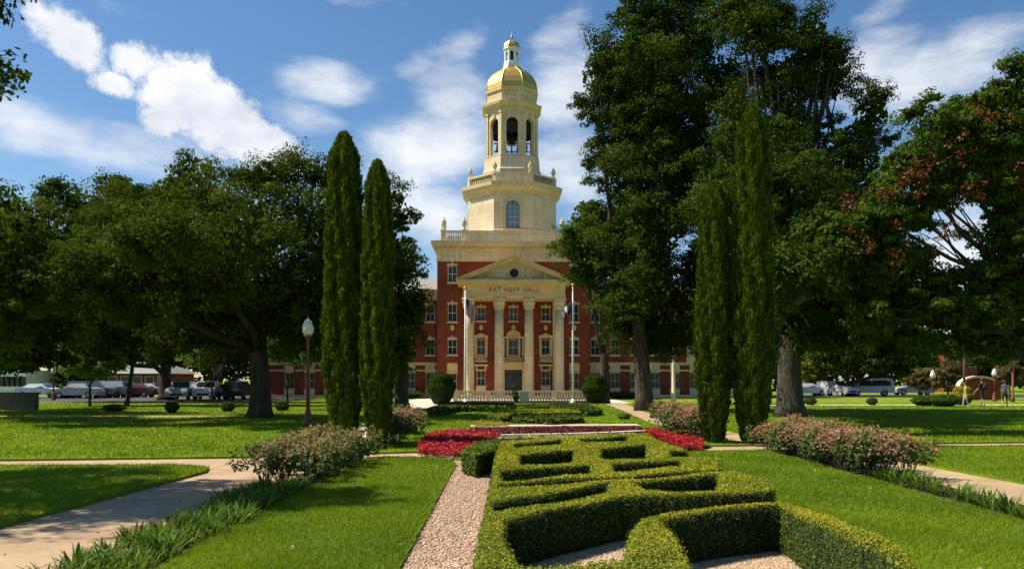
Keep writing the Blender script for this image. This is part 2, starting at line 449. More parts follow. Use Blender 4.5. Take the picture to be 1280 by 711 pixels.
M['cloth_yellow'] = plain("yellow_cloth", (.46, .33, .03), .9)
M['cloth_cream'] = plain("cream_cloth", (.55, .50, .38), .9)
M['skin'] = plain("skin", (.42, .24, .16), .6)
M['hair'] = plain("dark_hair", (.02, .014, .010), .7)
M['grey_stone'] = mottled("grey_stone", [(.06, .055, .05), (.10, .095, .085), (.14, .13, .12)], scale=3, rough=.9, bump=.4)
M['blue_grey'] = plain("blue_grey_granite", (.30, .34, .36), .5)
M['headlight'] = plain("headlight_lens", (.6, .62, .64), .15)
CARC = dict(white=(.70, .70, .70), silver=(.36, .37, .39), grey=(.16, .17, .18), black=(.012, .013, .015), maroon=(.12, .02, .02), blue=(.05, .08, .15), tan=(.36, .32, .25))
for k, c in CARC.items():
    M['car_' + k] = mottled("car_paint_" + k, [tuple(x * .95 for x in c), c], scale=2, rough=.3, spec=.6)

# ------------------------------------------------------------------ foliage tools
def unit(a):
    return a / np.maximum(np.linalg.norm(a, axis=1, keepdims=True), 1e-9)

def cards(P, U, N, w, l):
    """rhombic leaves: centre P, long axis U, facing N"""
    n = len(P)
    U = unit(U); S = unit(np.cross(U, N))
    w = np.broadcast_to(np.asarray(w, float), (n,))[:, None]; l = np.broadcast_to(np.asarray(l, float), (n,))[:, None]
    V = np.empty((n, 4, 3))
    V[:, 0] = P - U * l * .5; V[:, 1] = P + S * w * .5; V[:, 2] = P + U * l * .5; V[:, 3] = P - S * w * .5
    return V.reshape(-1, 3), np.arange(4 * n).reshape(n, 4)

def lobe_leaves(lobes, n, clump, rng, flat=.65, inner=.35, per=11, rnd_n=.38):
    L_ = np.array(lobes, float)
    wgt = (L_[:, 3] * L_[:, 4] * L_[:, 5]) ** (2 / 3); wgt /= wgt.sum()
    nc = max(6, int(len(L_) * per)); ns = 14
    which = rng.choice(len(L_), nc, p=wgt)
    d = unit(rng.normal(size=(nc, 3)))
    rad = (inner ** 2 + (1.1 - inner ** 2) * rng.random(nc)) ** .5
    C = L_[which, :3] + d * rad[:, None] * L_[which, 3:6]
    size = clump * rng.uniform(.55, 1.45, nc)
    ci = np.repeat(np.arange(nc), ns)
    sdv = unit(rng.normal(size=(len(ci), 3)) + np.array([0, 0, .25])) * (rng.random(len(ci)) ** .4)[:, None]
    sdv[:, 2] *= flat
    SP = C[ci] + sdv * size[ci][:, None]
    per_s = rng.multinomial(n, np.full(len(ci), 1 / len(ci)))
    si = np.repeat(np.arange(len(ci)), per_s)
    m = len(si)
    dd = unit(rng.normal(size=(m, 3))) * (rng.random(m) ** .5)[:, None]
    dd[:, 2] *= .55
    P = SP[si] + dd * (size[ci][si] * .42)[:, None]
    nrm = unit(dd * .6 + sdv[si] * .9 + np.array([0, 0, .55]) + rng.normal(size=(m, 3)) * rnd_n)
    tone = np.clip(rng.normal(.42, .15, m) + (rng.random(len(ci))[si] - .5) * .22 + (rng.random(nc)[ci][si] - .5) * .25, 0, 1)
    return P, nrm, tone, C

def tree(name, label, base, trunk_r, trunk_h, lobes, nleaf, leaf, mat, bark, seed, group=None, clump=None, lean=(0, 0), cat='tree', extra=None, sub=5, flat=.65, fill=.70, per=11):
    """tapered trunk with limbs to every bough of the crown, and a crown of separate leaves in clumps"""
    rng = np.random.default_rng(seed)
    root = empty(name, (base[0], base[1], 0), 0, label, cat, group)
    lob = [(l[0] - base[0], l[1] - base[1]) + tuple(l[2:]) for l in lobes]
    mean_r = np.mean([l[3] for l in lob])
    P, nrm, tone, C = lobe_leaves(lob, nleaf, clump or mean_r * .38, rng, flat, per=per)
    U = np.cross(nrm, unit(rng.normal(size=P.shape)))
    ll = leaf * rng.uniform(.7, 1.35, len(P))
    V, F = cards(P, U, nrm, ll * .52, ll)
    # coarse inner sprays fill the boughs
    n2 = int(nleaf * .13)
    La = np.array(lob, float); wq = (La[:, 3] * La[:, 4] * La[:, 5]) ** (2 / 3); wq /= wq.sum()
    k2 = rng.choice(len(La), n2, p=wq)
    P2 = La[k2, :3] + unit(rng.normal(size=(n2, 3))) * (rng.random(n2) ** .4 * fill)[:, None] * La[k2, 3:6]
    N2 = unit(rng.normal(size=(n2, 3))); l2 = leaf * 1.9 * rng.uniform(.7, 1.3, n2)
    V2, F2 = cards(P2, np.cross(N2, unit(rng.normal(size=P2.shape))), N2, l2 * .6, l2)
    F = np.concatenate([F, F2 + len(V)]); V = np.concatenate([V, V2]); tone = np.concatenate([tone, np.clip(rng.normal(.42, .15, n2), 0, 1)])
    link('crown', np_mesh('crown', V, F, mat, {'rnd': tone}), root)
    b = MB()
    top = Vector((lean[0], lean[1], trunk_h))
    pts, rr = [], []
    for i in range(9):
        t = i / 8
        wob = Vector((sin(t * 5 + seed), cos(t * 4 + seed * 2), 0)) * trunk_r * .18 * t
        pts.append(Vector((0, 0, -.08)).lerp(top, t) + wob)
        rr.append(trunk_r * (1.0 + .38 * math.exp(-t * 13) - .28 * t))
    b.tube(pts, rr, 14)
    r_top = rr[-1]
    rnd = random.Random(seed)
    for l in lob:
        c = Vector(l[:3])
        s = pts[rnd.choice([6, 7, 8, 8])]
        d = c - s
        if d.length < .4: continue
        mid = s + d * .45 + Vector((rnd.uniform(-.1, .1), rnd.uniform(-.1, .1), rnd.uniform(.0, .16))) * d.length
        end = c + d.normalized() * l[3] * .15
        r0 = r_top * rnd.uniform(.42, .66)
        path = []
        for i in range(7):
            t = i / 6
            path.append(s * (1 - t) ** 2 + mid * 2 * t * (1 - t) + end * t * t + Vector((rnd.uniform(-1, 1), rnd.uniform(-1, 1), rnd.uniform(-1, 1))) * .035 * d.length * (0 < i < 6))
        b.tube(path, [r0 * (1 - .82 * i / 6) for i in range(7)], 7)
        for _ in range(sub):
            q = path[rnd.choice([3, 4, 5, 6])]
            a = Vector((rnd.gauss(0, 1), rnd.gauss(0, 1), rnd.gauss(.2, .8))).normalized()
            e = c + Vector((a.x * l[3], a.y * l[4], a.z * l[5])) * .85
            h = q.lerp(e, .5) + Vector((0, 0, .06)) * (e - q).length
            b.tube([q, h, e], [r0 * .28, r0 * .17, r0 * .05], 5)
    b.build('trunk', bark, root, smooth=True)
    if extra: extra(root, rng)
    return root

def LB(d, *items):
    """boughs (px, py, half-width, half-height[, depth shift]) at distance d -> ellipsoids"""
    out = []
    for it in items:
        px, py, hx, hy = it[:4]; dy = it[4] if len(it) > 4 else 0
        D = d + dy
        k = D / FPX
        out.append(((px - CXP) * k, D, EYE + (HZ - py) * k, hx * k, (hx + hy) * .5 * k, hy * k))
    return out

# ------------------------------------------------------------------ ground, lawns, paths
NO_GRASS = []
def sheet(name, poly, z, mat, kind='structure'):
    if 0 < z < .05 and name != 'pit_gravel': NO_GRASS.append(poly)
    b = MB(); n = len(poly)
    a = sum(poly[i][0] * poly[(i + 1) % n][1] - poly[(i + 1) % n][0] * poly[i][1] for i in range(n))
    if a < 0: poly = poly[::-1]
    b.add([(x, y, z) for x, y in poly], [tuple(range(n))])
    return tag(b.build(name, mat), kind=kind)

sheet('ground', [(-900, -60), (900, -60), (900, 1500), (-900, 1500)], -.06, M['grass'])
LAWN_L = [(-3.42, 1), (-1.08, 1), (-1.08, 7.6), (-1.2, 17.2), (-1.5, 18.0), (-2.3, 18.6), (-2.9, 18.55), (-3.35, 18.2)]
LAWN_LO = [(-40, 1), (-6.45, 1), (-6.35, 10), (-6.05, 15.8), (-6.25, 16.5), (-7.2, 16.95), (-11.3, 16.75), (-40, 12.0)]
LAWN_R = [(-.26, 1), (6.55, 1), (6.45, 14), (6.5, 20.2), (5.3, 20.2), (4.3, 19.9), (2.0, 19.3), (-.26, 18.6)]
LAWN_RO = [(9.25, 1), (45, 1), (45, 27.2), (14.4, 21.9), (9.1, 20.9), (8.75, 18), (9.0, 14)]
LAWN_F = [(-70, 11.0), (-11.3, 18.1), (-6.3, 18.75), (-2.3, 20.1), (5.2, 21.9), (14.4, 23.1), (70, 33.5), (70, 60.5), (-70, 60.5)]
for nm, poly in (('lawn_inner_left', LAWN_L), ('lawn_outer_left', LAWN_LO), ('lawn_inner_right', LAWN_R), ('lawn_outer_right', LAWN_RO), ('lawn_far', LAWN_F)):
    tag(MB().prism(poly, -.07, 0).build(nm, M['grass']), kind='structure')

# paved strips sit lower than the turf edge
sheet('sidewalk_left', [(-6.7, .5), (-4.1, .5), (-4.1, 20.6), (-6.4, 19.2), (-12, 18.3), (-75, 11.5), (-75, 6.5), (-12, 16.4), (-6.9, 16.7)], -.05, M['concrete'])
sheet('crosswalk_left', [(-4.1, 17.5), (-1.4, 17.5), (-1.4, 20.6), (-4.1, 20.6)], -.046, M['concrete'])
sheet('sidewalk_right', [(7.2, .5), (9.4, .5), (9.4, 22.5), (7.2, 22.5)], -.05, M['concrete'])
sheet('crosswalk_right', [(4.9, 19.2), (7.2, 19.2), (7.2, 22.8), (4.9, 22.8)], -.046, M['concrete'])
sheet('crosswalk_far_right', [(9.4, 20.3), (75, 32.4), (75, 35.0), (9.4, 22.8)], -.046, M['concrete'])
sheet('bed_left', [(-4.3, 1), (-3.3, 1), (-3.25, 18.3), (-3.9, 18.3)], -.03, M['soil'])
sheet('bed_right', [(6.4, 1), (7.45, 1), (7.5, 21.0), (6.4, 21.0)], -.03, M['soil'])
sheet('gravel_path', [(-1.16, .5), (-.2, .5), (-.2, 18.4), (-1.3, 18.4)], -.04, M['pathgravel'])
# far walks laid over the lawn
sheet('walk_right', [(6.7, 22.0), (7.6, 22.0), (7.4, 28), (7.0, 33), (7.3, 44), (8.4, 60), (6.9, 60), (6.3, 45), (5.7, 33), (6.0, 28)], .006, M['concrete'])
sheet('walk_left', [(-5.2, 20.5), (-4.0, 20.5), (-4.6, 30), (-5.2, 45), (-4.9, 56), (-5.4, 60), (-7.4, 60), (-7.0, 46), (-6.0, 32)], .006, M['pale_stone'])
sheet('walk_across', [(-1.6, 30.4), (5.0, 30.8), (5.0, 32.2), (-1.6, 31.6)], .010, M['pale_stone'])
sheet('walk_far_left', [(-40, 37.5), (-13.5, 38.2), (-12.5, 39.3), (-40, 39.3)], .006, M['concrete'])
sheet('walk_far_right', [(17, 55.2), (70, 56), (70, 58.2), (17, 57.2)], .006, M['pale_stone'])
sheet('garden_soil', [(-2.25, 20.2), (-1.1, 19.2), (0, 19.3), (4.2, 20.2), (5.4, 21.6), (5.4, 24), (4.5, 28.5), (-1.8, 28.5), (-2.7, 26)], .012, M['soil'])
sheet('terrace', [(-9, 61.2), (9.4, 61.2), (9.4, 76), (-9, 76)], -.045, M['pale_stone'])
sheet('road_left', [(-75, 66), (-19, 66), (-19, 86), (-75, 86)], -.05, M['asphalt'])
sheet('road_right', [(26, 82), (90, 82), (90, 98), (26, 98)], -.05, M['asphalt'])

# ------------------------------------------------------------------ box hedge parterre
Z8 = lambda u, v: (580 + u / 2.2456, 520 + v / 2.2456)
Z3 = lambda u, v: (600 + u / 4.571, 530 + v / 4.571)
HH = 0.5
def tops(f, pts): return [T(*f(u, v), HH) for u, v in pts]
OUT = tops(Z8, [(20, 440), (30, 380), (45, 320), (62, 240), (75, 170), (88, 110), (100, 75)]) + \
      tops(Z3, [(115, 100), (300, 85), (560, 72), (850, 55), (965, 50), (1000, 85), (1200, 150), (1215, 180)]) + \
      tops(Z8, [(640, 112), (722, 120), (730, 150), (800, 158), (862, 180), (884, 212), (892, 236), (960, 250), (1080, 296), (1190, 340), (1262, 384), (1285, 430), (1275, 470), (20, 470)])
P_NEAR = [tops(Z8, [(125, 290), (280, 256), (450, 225), (700, 217), (884, 207), (905, 236), (700, 252), (560, 268), (490, 285), (458, 320), (440, 398), (300, 408), (165, 415), (122, 345)]),
          tops(Z8, [(560, 286), (700, 265), (880, 247), (935, 280), (1040, 326), (1150, 374), (1225, 412), (1235, 470), (660, 470), (640, 405), (598, 330)])]
P_MID = [tops(Z8, [(85, 240), (250, 214), (400, 190), (400, 210), (250, 240), (85, 266)]),
         tops(Z8, [(480, 185), (600, 172), (710, 165), (702, 206), (600, 210), (515, 209)])]
P_FAR = [tops(Z3, q) for q in (
    [(120, 265), (630, 230), (625, 285), (120, 322)], [(755, 225), (1140, 205), (1135, 245), (775, 266)],
    [(230, 172), (535, 150), (525, 215), (238, 236)], [(690, 140), (950, 115), (950, 190), (695, 208)],
    [(1090, 150), (1195, 148), (1192, 186), (1090, 188)], [(200, 108), (470, 90), (465, 116), (200, 136)], [(565, 85), (840, 68), (835, 96), (582, 106)])]
GAP = tops(Z8, [(95, 188), (300, 176), (520, 163), (735, 146), (735, 154), (520, 172), (300, 187), (95, 200)])

def inside(poly, X, Y):
    r = np.zeros(X.shape, bool); n = len(poly)
    for i in range(n):
        x0, y0 = poly[i]; x1, y1 = poly[(i + 1) % n]
        c = ((y0 > Y) != (y1 > Y)) & (X < (x1 - x0) * (Y - y0) / (y1 - y0 + 1e-12) + x0)
        r ^= c
    return r

def boxblur(a, k):
    for ax in (0, 1):
        p = np.pad(a, [(k, k) if i == ax else (0, 0) for i in (0, 1)], mode='edge')
        c = np.cumsum(p, axis=ax); c = np.insert(c, 0, 0, axis=ax)
        n = a.shape[ax]
        a = (np.take(c, np.arange(2 * k + 1, 2 * k + 1 + n), axis=ax) - np.take(c, np.arange(n), axis=ax)) / (2 * k + 1)
    return a

RES = .03
gx = np.arange(-1.2, 6.2, RES); gy = np.arange(3.6, 20.2, RES)
GX, GY = np.meshgrid(gx, gy, indexing='ij')
mask_all = inside(OUT, GX, GY)
for p in P_NEAR + P_MID + P_FAR + [GAP]: mask_all &= ~inside(p, GX, GY)
mask_all = boxblur(mask_all.astype(float), 1) > .93
FOOT = boxblur(inside(OUT, GX, GY).astype(float), 3) > .5

def hedge_from_mask(mask, h, label, seed, dens_top, dens_wall, leaf, name='box_hedge', z0=0.0, gxx=None, gyy=None, res=RES, new=.80, group=None):  # new: top-leaf tone, young-growth yellow raised to paint sunlight onto the tops
    """clipped hedge: dense dark inner body plus separate leaves on top and on every side"""
    rng = np.random.default_rng(seed)
    gxx = gx if gxx is None else gxx; gyy = gy if gyy is None else gyy
    sm = boxblur(mask.astype(float), 1)
    # body
    inn = sm > .55
    hz = z0 + (h - .035) * np.clip((sm - .30) / .30, 0, 1) ** .5
    idx = -np.ones(mask.shape, int)
    cell = inn[:-1, :-1] & inn[1:, :-1] & inn[1:, 1:] & inn[:-1, 1:]
    ii, jj = np.nonzero(cell)
    used = np.zeros(mask.shape, bool)
    for a, b_ in ((0, 0), (1, 0), (1, 1), (0, 1)): used[ii + a, jj + b_] = True
    vi, vj = np.nonzero(used)
    idx[vi, vj] = np.arange(len(vi))
    V = np.stack([gxx[vi], gyy[vj], hz[vi, vj]], 1)
    F = np.stack([idx[ii, jj], idx[ii + 1, jj], idx[ii + 1, jj + 1], idx[ii, jj + 1]], 1)
    # skirts
    VB = V.copy(); VB[:, 2] = z0 - .02; nV = len(V)
    sk = []
    for (di, dj, a, b_) in ((0, -1, (0, 0), (1, 0)), (1, 0, (1, 0), (1, 1)), (0, 1, (1, 1), (0, 1)), (-1, 0, (0, 1), (0, 0))):
        ci, cj = ii + di, jj + dj
        ok = (ci < 0) | (cj < 0) | (ci >= cell.shape[0]) | (cj >= cell.shape[1])
        nb = np.zeros(len(ii), bool)
        v = ~ok; nb[v] = cell[ci[v], cj[v]]
        e = ~nb
        p = idx[ii[e] + a[0], jj[e] + a[1]]; q = idx[ii[e] + b_[0], jj[e] + b_[1]]
        sk.append(np.stack([p, p + nV, q + nV, q], 1))
    F = np.concatenate([F] + sk)
    root = empty(name, (0, 0, 0), 0, label, 'hedge', group)
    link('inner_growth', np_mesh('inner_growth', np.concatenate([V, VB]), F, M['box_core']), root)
    # leaves on top, sunlight painted into their paler tone along with young growth
    ti, tj = np.nonzero(mask)
    nt_ = int(len(ti) * res * res * dens_top)
    k = rng.integers(0, len(ti), nt_)
    x = gxx[ti[k]] + rng.uniform(-.5, .5, nt_) * res; y = gyy[tj[k]] + rng.uniform(-.5, .5, nt_) * res
    s = sm[ti[k], tj[k]]
    z = z0 + h - .022 * np.clip(1 - (s - .5) * 2.2, 0, 1) ** 2 + rng.normal(0, .008, nt_) + .010 * np.sin(x * 3.1 + y * 1.7) + .008 * np.sin(x * 7.3 - y * 5.1)
    Pt = np.stack([x, y, z], 1); Nt = unit(np.array([0, 0, 1.]) + rng.normal(size=(nt_, 3)) * .55)
    patch = .5 + .5 * np.sin(x * 1.3 + 2.1 * np.sin(y * .9)) * np.cos(y * 1.1 + x * .4)
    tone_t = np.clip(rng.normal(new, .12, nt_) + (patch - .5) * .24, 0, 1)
    # leaves on sides
    gxg, gyg = np.gradient(sm)
    edge = (sm > .28) & (sm < .72)
    wi, wj = np.nonzero(edge)
    per = (mask[1:, :] != mask[:-1, :]).sum() + (mask[:, 1:] != mask[:, :-1]).sum()
    nw = int(per * res * .8 * h * dens_wall)
    k = rng.integers(0, len(wi), nw)
    nx, ny = -gxg[wi[k], wj[k]], -gyg[wi[k], wj[k]]
    nn = np.sqrt(nx * nx + ny * ny) + 1e-9; nx /= nn; ny /= nn
    off = rng.normal(0, .008, nw)
    x = gxx[wi[k]] + nx * off + rng.uniform(-.5, .5, nw) * res; y = gyy[wj[k]] + ny * off + rng.uniform(-.5, .5, nw) * res
    zz = z0 + h * rng.uniform(0.03, 1.0, nw)
    Pw = np.stack([x, y, zz], 1)
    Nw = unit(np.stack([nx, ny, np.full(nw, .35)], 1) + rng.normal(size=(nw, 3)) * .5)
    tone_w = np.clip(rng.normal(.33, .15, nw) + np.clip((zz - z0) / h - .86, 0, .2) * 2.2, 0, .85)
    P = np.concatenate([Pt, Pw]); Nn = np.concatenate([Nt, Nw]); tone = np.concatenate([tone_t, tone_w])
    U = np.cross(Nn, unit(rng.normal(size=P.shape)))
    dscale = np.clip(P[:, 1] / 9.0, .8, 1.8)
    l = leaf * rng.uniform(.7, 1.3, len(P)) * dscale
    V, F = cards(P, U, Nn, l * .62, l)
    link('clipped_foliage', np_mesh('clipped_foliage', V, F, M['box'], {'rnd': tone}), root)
    return root

# split the parterre where the narrow cross gap runs, and once more in front of the middle pits
def line_y(pts, X):
    pts = sorted(pts); xs = np.array([p[0] for p in pts]); ys = np.array([p[1] for p in pts])
    return np.interp(X, xs, ys)
g_line = tops(Z8, [(95, 194), (300, 182), (520, 168), (735, 150)])
m_line = tops(Z8, [(40, 285), (85, 268), (250, 242), (400, 213), (470, 214), (600, 213), (702, 209), (880, 196)])
far_sel = GY > line_y(g_line, GX) - .0
near_sel = GY < line_y(m_line, GX)
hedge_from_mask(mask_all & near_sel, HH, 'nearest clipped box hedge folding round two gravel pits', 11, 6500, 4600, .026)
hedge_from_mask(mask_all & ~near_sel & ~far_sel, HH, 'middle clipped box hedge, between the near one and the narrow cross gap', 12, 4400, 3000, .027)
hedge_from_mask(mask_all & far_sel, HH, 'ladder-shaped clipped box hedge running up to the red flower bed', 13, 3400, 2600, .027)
sheet('pit_gravel', [(x, y) for x, y in OUT], .006, M['gravel'])

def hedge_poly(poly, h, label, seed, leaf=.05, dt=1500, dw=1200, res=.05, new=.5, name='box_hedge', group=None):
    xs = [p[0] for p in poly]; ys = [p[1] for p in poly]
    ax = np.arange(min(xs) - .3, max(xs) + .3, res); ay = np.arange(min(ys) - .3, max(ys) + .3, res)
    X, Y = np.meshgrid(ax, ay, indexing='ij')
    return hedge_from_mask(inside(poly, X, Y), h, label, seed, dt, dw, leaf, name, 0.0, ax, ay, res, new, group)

# stub of hedge beside the red bed (dark side, yellow-flowered top)
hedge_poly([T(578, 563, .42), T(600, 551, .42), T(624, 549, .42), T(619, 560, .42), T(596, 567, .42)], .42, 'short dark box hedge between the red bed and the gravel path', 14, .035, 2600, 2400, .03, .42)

# ------------------------------------------------------------------ grass blades (uncountable)
def blades(name, poly, dens0, ymin, ymax, seed, hgt=.045, avoid=True):
    rng = np.random.default_rng(seed)
    xs = [p[0] for p in poly]
    x0, x1 = max(min(xs), -.67 * ymax - 4), min(max(xs), .67 * ymax + 4)
    yg = np.linspace(ymin, ymax, 400); pd = np.clip((9.0 / yg) ** 1.6, .02, 1); cd = np.cumsum(pd); cd /= cd[-1]
    n = int((x1 - x0) * (ymax - ymin) * dens0 * pd.mean())
    x = rng.uniform(x0, x1, n); y = np.interp(rng.random(n), cd, yg)
    keep = (np.abs(x) < y * .66 + 4) & inside(poly, x, y)
    if avoid:
        i = np.clip(((x - gx[0]) / RES).astype(int), 0, len(gx) - 1); j = np.clip(((y - gy[0]) / RES).astype(int), 0, len(gy) - 1)
        infoot = FOOT[i, j] & (x > gx[0]) & (x < gx[-1]) & (y > gy[0]) & (y < gy[-1])
        keep &= ~infoot
    for q in NO_GRASS: keep &= ~inside(q, x, y)
    x, y = x[keep], y[keep]; n = len(x)
    sc = np.clip(y / 9, .9, 3.5)
    a = rng.uniform(0, 2 * pi, n); w = .0065 * sc; h = hgt * rng.uniform(.55, 1.3, n) * (1 + .25 * np.sin(x * 2.3) * np.sin(y * 1.9))
    lx, ly = rng.normal(0, .036, n), rng.normal(0, .036, n)
    V = np.empty((n, 3, 3))
    V[:, 0] = np.stack([x - np.cos(a) * w, y - np.sin(a) * w, np.full(n, -.012)], 1)
    V[:, 1] = np.stack([x + np.cos(a) * w, y + np.sin(a) * w, np.full(n, -.012)], 1)
    V[:, 2] = np.stack([x + lx, y + ly, h], 1)
    patch = .5 + .25 * np.sin(x * 1.7 + 1.3 * np.sin(y * 1.1)) + .25 * np.sin(y * 2.1 + x)
    tone = np.clip(rng.normal(.42, .2, n) + (patch - .5) * .42 + .18 * np.sin(x * .7 + 1.9) * np.cos(y * .43), 0, 1)
    o = link(name, np_mesh(name, V.reshape(-1, 3), np.arange(3 * n).reshape(n, 3), M['blade'], {'rnd': tone}))
    return tag(o, {'k': 'mown green grass'}['k'], 'grass', kind='stuff')
tag(blades('grass', LAWN_L, 5200, 5.5, 18.7, 21), 'mown grass between the iris bed and the gravel path', 'grass')
tag(blades('grass', LAWN_R, 5200, 5.5, 20.4, 22), 'mown grass between the clipped box hedges and the rose bed', 'grass')
tag(blades('grass', LAWN_LO, 3000, 8.0, 17.2, 23), 'mown grass in the wedge between the two tan walks', 'grass')
tag(blades('grass', LAWN_RO, 3000, 12, 22.5, 24), 'mown grass beyond the tan walk behind the roses', 'grass')
tag(blades('grass', LAWN_F, 1100, 18, 60, 25, .06), 'mown grass of the wide lawn beyond the cross walk', 'grass')

def fallen(n, seed):
    rng = np.random.default_rng(seed)
    y = 6 + 26 * rng.random(n) ** 1.3; x = rng.uniform(-.64, .64, n) * y
    i = np.clip(((x - gx[0]) / RES).astype(int), 0, len(gx) - 1); j = np.clip(((y - gy[0]) / RES).astype(int), 0, len(gy) - 1)
    k = ~(FOOT[i, j] & (x > gx[0]) & (x < gx[-1]) & (y < gy[-1])); x, y = x[k], y[k]; n = len(x)
    P = np.stack([x, y, rng.uniform(.012, .04, n)], 1); N_ = unit(np.array([0, 0, 1.]) + rng.normal(size=(n, 3)) * .35)
    l = rng.uniform(.03, .075, n)
    V, F = cards(P, np.cross(N_, unit(rng.normal(size=P.shape))), N_, l * .6, l)
    tag(link('fallen_leaves', np_mesh('fallen_leaves', V, F, M['litter'], {'rnd': rng.random(n)})), 'dry brown leaves fallen here and there on the lawn', 'leaves', kind='stuff')
fallen(900, 35)

# loose pebbles on the gravel path and in the hedge pits
def pebbles(name, poly, n, r, seed, label, z=-.04, mat='pebble', yb=None, lo=0.0):
    rng = np.random.default_rng(seed)
    t = (1 + 5 ** .5) / 2
    base = unit(np.array([(-1, t, 0), (1, t, 0), (-1, -t, 0), (1, -t, 0), (0, -1, t), (0, 1, t), (0, -1, -t), (0, 1, -t), (t, 0, -1), (t, 0, 1), (-t, 0, -1), (-t, 0, 1)], float))
    fc = np.array([(0, 11, 5), (0, 5, 1), (0, 1, 7), (0, 7, 10), (0, 10, 11), (1, 5, 9), (5, 11, 4), (11, 10, 2), (10, 7, 6), (7, 1, 8), (3, 9, 4), (3, 4, 2), (3, 2, 6), (3, 6, 8), (3, 8, 9), (4, 9, 5), (2, 4, 11), (6, 2, 10), (8, 6, 7), (9, 8, 1)])
    xs = [p[0] for p in poly]; ys = [p[1] for p in poly]
    x = rng.uniform(min(xs), max(xs), n * 3); y0, y1 = (yb or (min(ys), max(ys)))
    y = y0 + (y1 - y0) * rng.random(n * 3) ** 1.5
    k = inside(poly, x, y)
    if mat == 'pit':
        i = np.clip(((x - gx[0]) / RES).astype(int), 0, len(gx) - 1); j = np.clip(((y - gy[0]) / RES).astype(int), 0, len(gy) - 1)
        k &= ~mask_all[i, j]
    x, y = x[k][:n], y[k][:n]; n = len(x)
    s = r * rng.uniform(.5, 1.5, n)[:, None, None] * rng.uniform(.6, 1.25, (n, 1, 3)) * np.array([1, 1, .6])
    V = base[None] * rng.uniform(.8, 1.15, (n, 12, 1)) * s
    V[:, :, 0] += x[:, None]; V[:, :, 1] += y[:, None]; V[:, :, 2] += z + r * .25
    F = (fc[None] + 12 * np.arange(n)[:, None, None]).reshape(-1, 3)
    tone = np.repeat(np.clip(rng.normal(.5, .22, n), 0, 1), 20)
    o = link(name, np_mesh(name, V.reshape(-1, 3), F, M['pebble'], {'rnd': tone}))
    return tag(o, label, 'gravel', kind='stuff')
pebbles('gravel', [(-1.07, 5), (-.24, 5), (-.24, 18.2), (-1.2, 18.2)], 16000, .016, 31, 'pinkish pebbles loose on the straight path beside the hedges', -.04, yb=(6, 18))
pebbles('gravel', P_NEAR[0], 3500, .011, 32, 'tan pea gravel in the pit behind the front hedge strip', .004, 'pit')
pebbles('gravel', P_NEAR[1], 3500, .011, 33, 'tan pea gravel in the pit framed by the diagonal hedge', .004, 'pit')

# ------------------------------------------------------------------ the brick hall
BX, BY, BROT = 0.20, 75.0, radians(1.2)
hall = empty('brick_hall', (BX, BY, -.05), BROT, 'red brick hall with cream columned portico and gold-domed bell tower', 'building')
def bx(px, D): return (px - 642.7) * D / FPX
def bz(py, D): return EYE + .05 + (HZ - py) * D / FPX

def wall_holes(b, x0, x1, z0, z1, y, holes, t=.35):
    xs = sorted({x0, x1} | {v for h in holes for v in (h[0], h[1])}); zs = sorted({z0, z1} | {v for h in holes for v in (h[2], h[3])})
    for i in range(len(xs) - 1):
        for j in range(len(zs) - 1):
            cx, cz = (xs[i] + xs[i + 1]) / 2, (zs[j] + zs[j + 1]) / 2
            if any(h[0] < cx < h[1] and h[2] < cz < h[3] for h in holes): continue
            b.add([(xs[i], y, zs[j]), (xs[i + 1], y, zs[j]), (xs[i + 1], y, zs[j + 1]), (xs[i], y, zs[j + 1])], [(0, 1, 2, 3)])
    for (a, c, e, f) in holes:
        b.add([(a, y, e), (c, y, e), (c, y, f), (a, y, f), (a, y + t, e), (c, y + t, e), (c, y + t, f), (a, y + t, f)],
              [(0, 4, 5, 1), (1, 5, 6, 2), (2, 6, 7, 3), (3, 7, 4, 0)])

WCACHE = {}
def hall_window(xc, z0, w, h, y, arched=False, blinds=False, key=True, label=None):
    """sash window set back in its opening: frame with glazing bars, pane, sill, keystone lintel"""
    kk = (round(w, 2), round(h, 2), arched, key)
    if kk not in WCACHE:
        f = MB(); e = .07
        f.box(-w / 2, -w / 2 + e, .14, .24, 0, h).box(w / 2 - e, w / 2, .14, .24, 0, h).box(-w / 2 + e, w / 2 - e, .14, .24, h - e, h).box(-w / 2 + e, w / 2 - e, .14, .24, 0, e)
        f.box(-w / 2 + e, w / 2 - e, .15, .23, h * .5 - .03, h * .5 + .03).box(-.02, .02, .16, .22, e, h * .5 - .03).box(-.02, .02, .16, .22, h * .5 + .03, h - e)
        p = MB().box(-w / 2 + .01, w / 2 - .01, .20, .205, .01, h - .01)
        s = MB().box(-w / 2 - .1, w / 2 + .1, -.09, .10, -.14, -.003)
        l = MB()
        if key:
            l.box(-.09, .09, -.07, .05, h + .02, h + .34)
            if arched:
                l.slab_xz([(-w / 2 - .08, h + .003)] + [(-(w / 2 + .08) * cos(a), h + .003 + .22 * sin(a)) for a in np.linspace(.0, pi, 9)], -.05, .05)
            else:
                l.box(-w / 2 - .08, w / 2 + .08, -.05, .05, h + .003, h + .16)
        WCACHE[kk] = (f.mesh('window', M['frame']), p.mesh('pane', M['glass']), s.mesh('sill', M['stone']), l.mesh('lintel', M['stone']) if key else None)
    fm, pm, sm_, lm = WCACHE[kk]
    o = link('window', fm, hall, (xc, y, z0))
    link('pane', pm, o); link('sill', sm_, o)
    if lm: link('lintel', lm, o)
    return o

D0, D1, D2 = 75.0, 78.0, 80.0          # column line, main wall, wing wall
MBW = 7.42                              # half width of the main block
main_y, wing_y = 3.0, 5.0
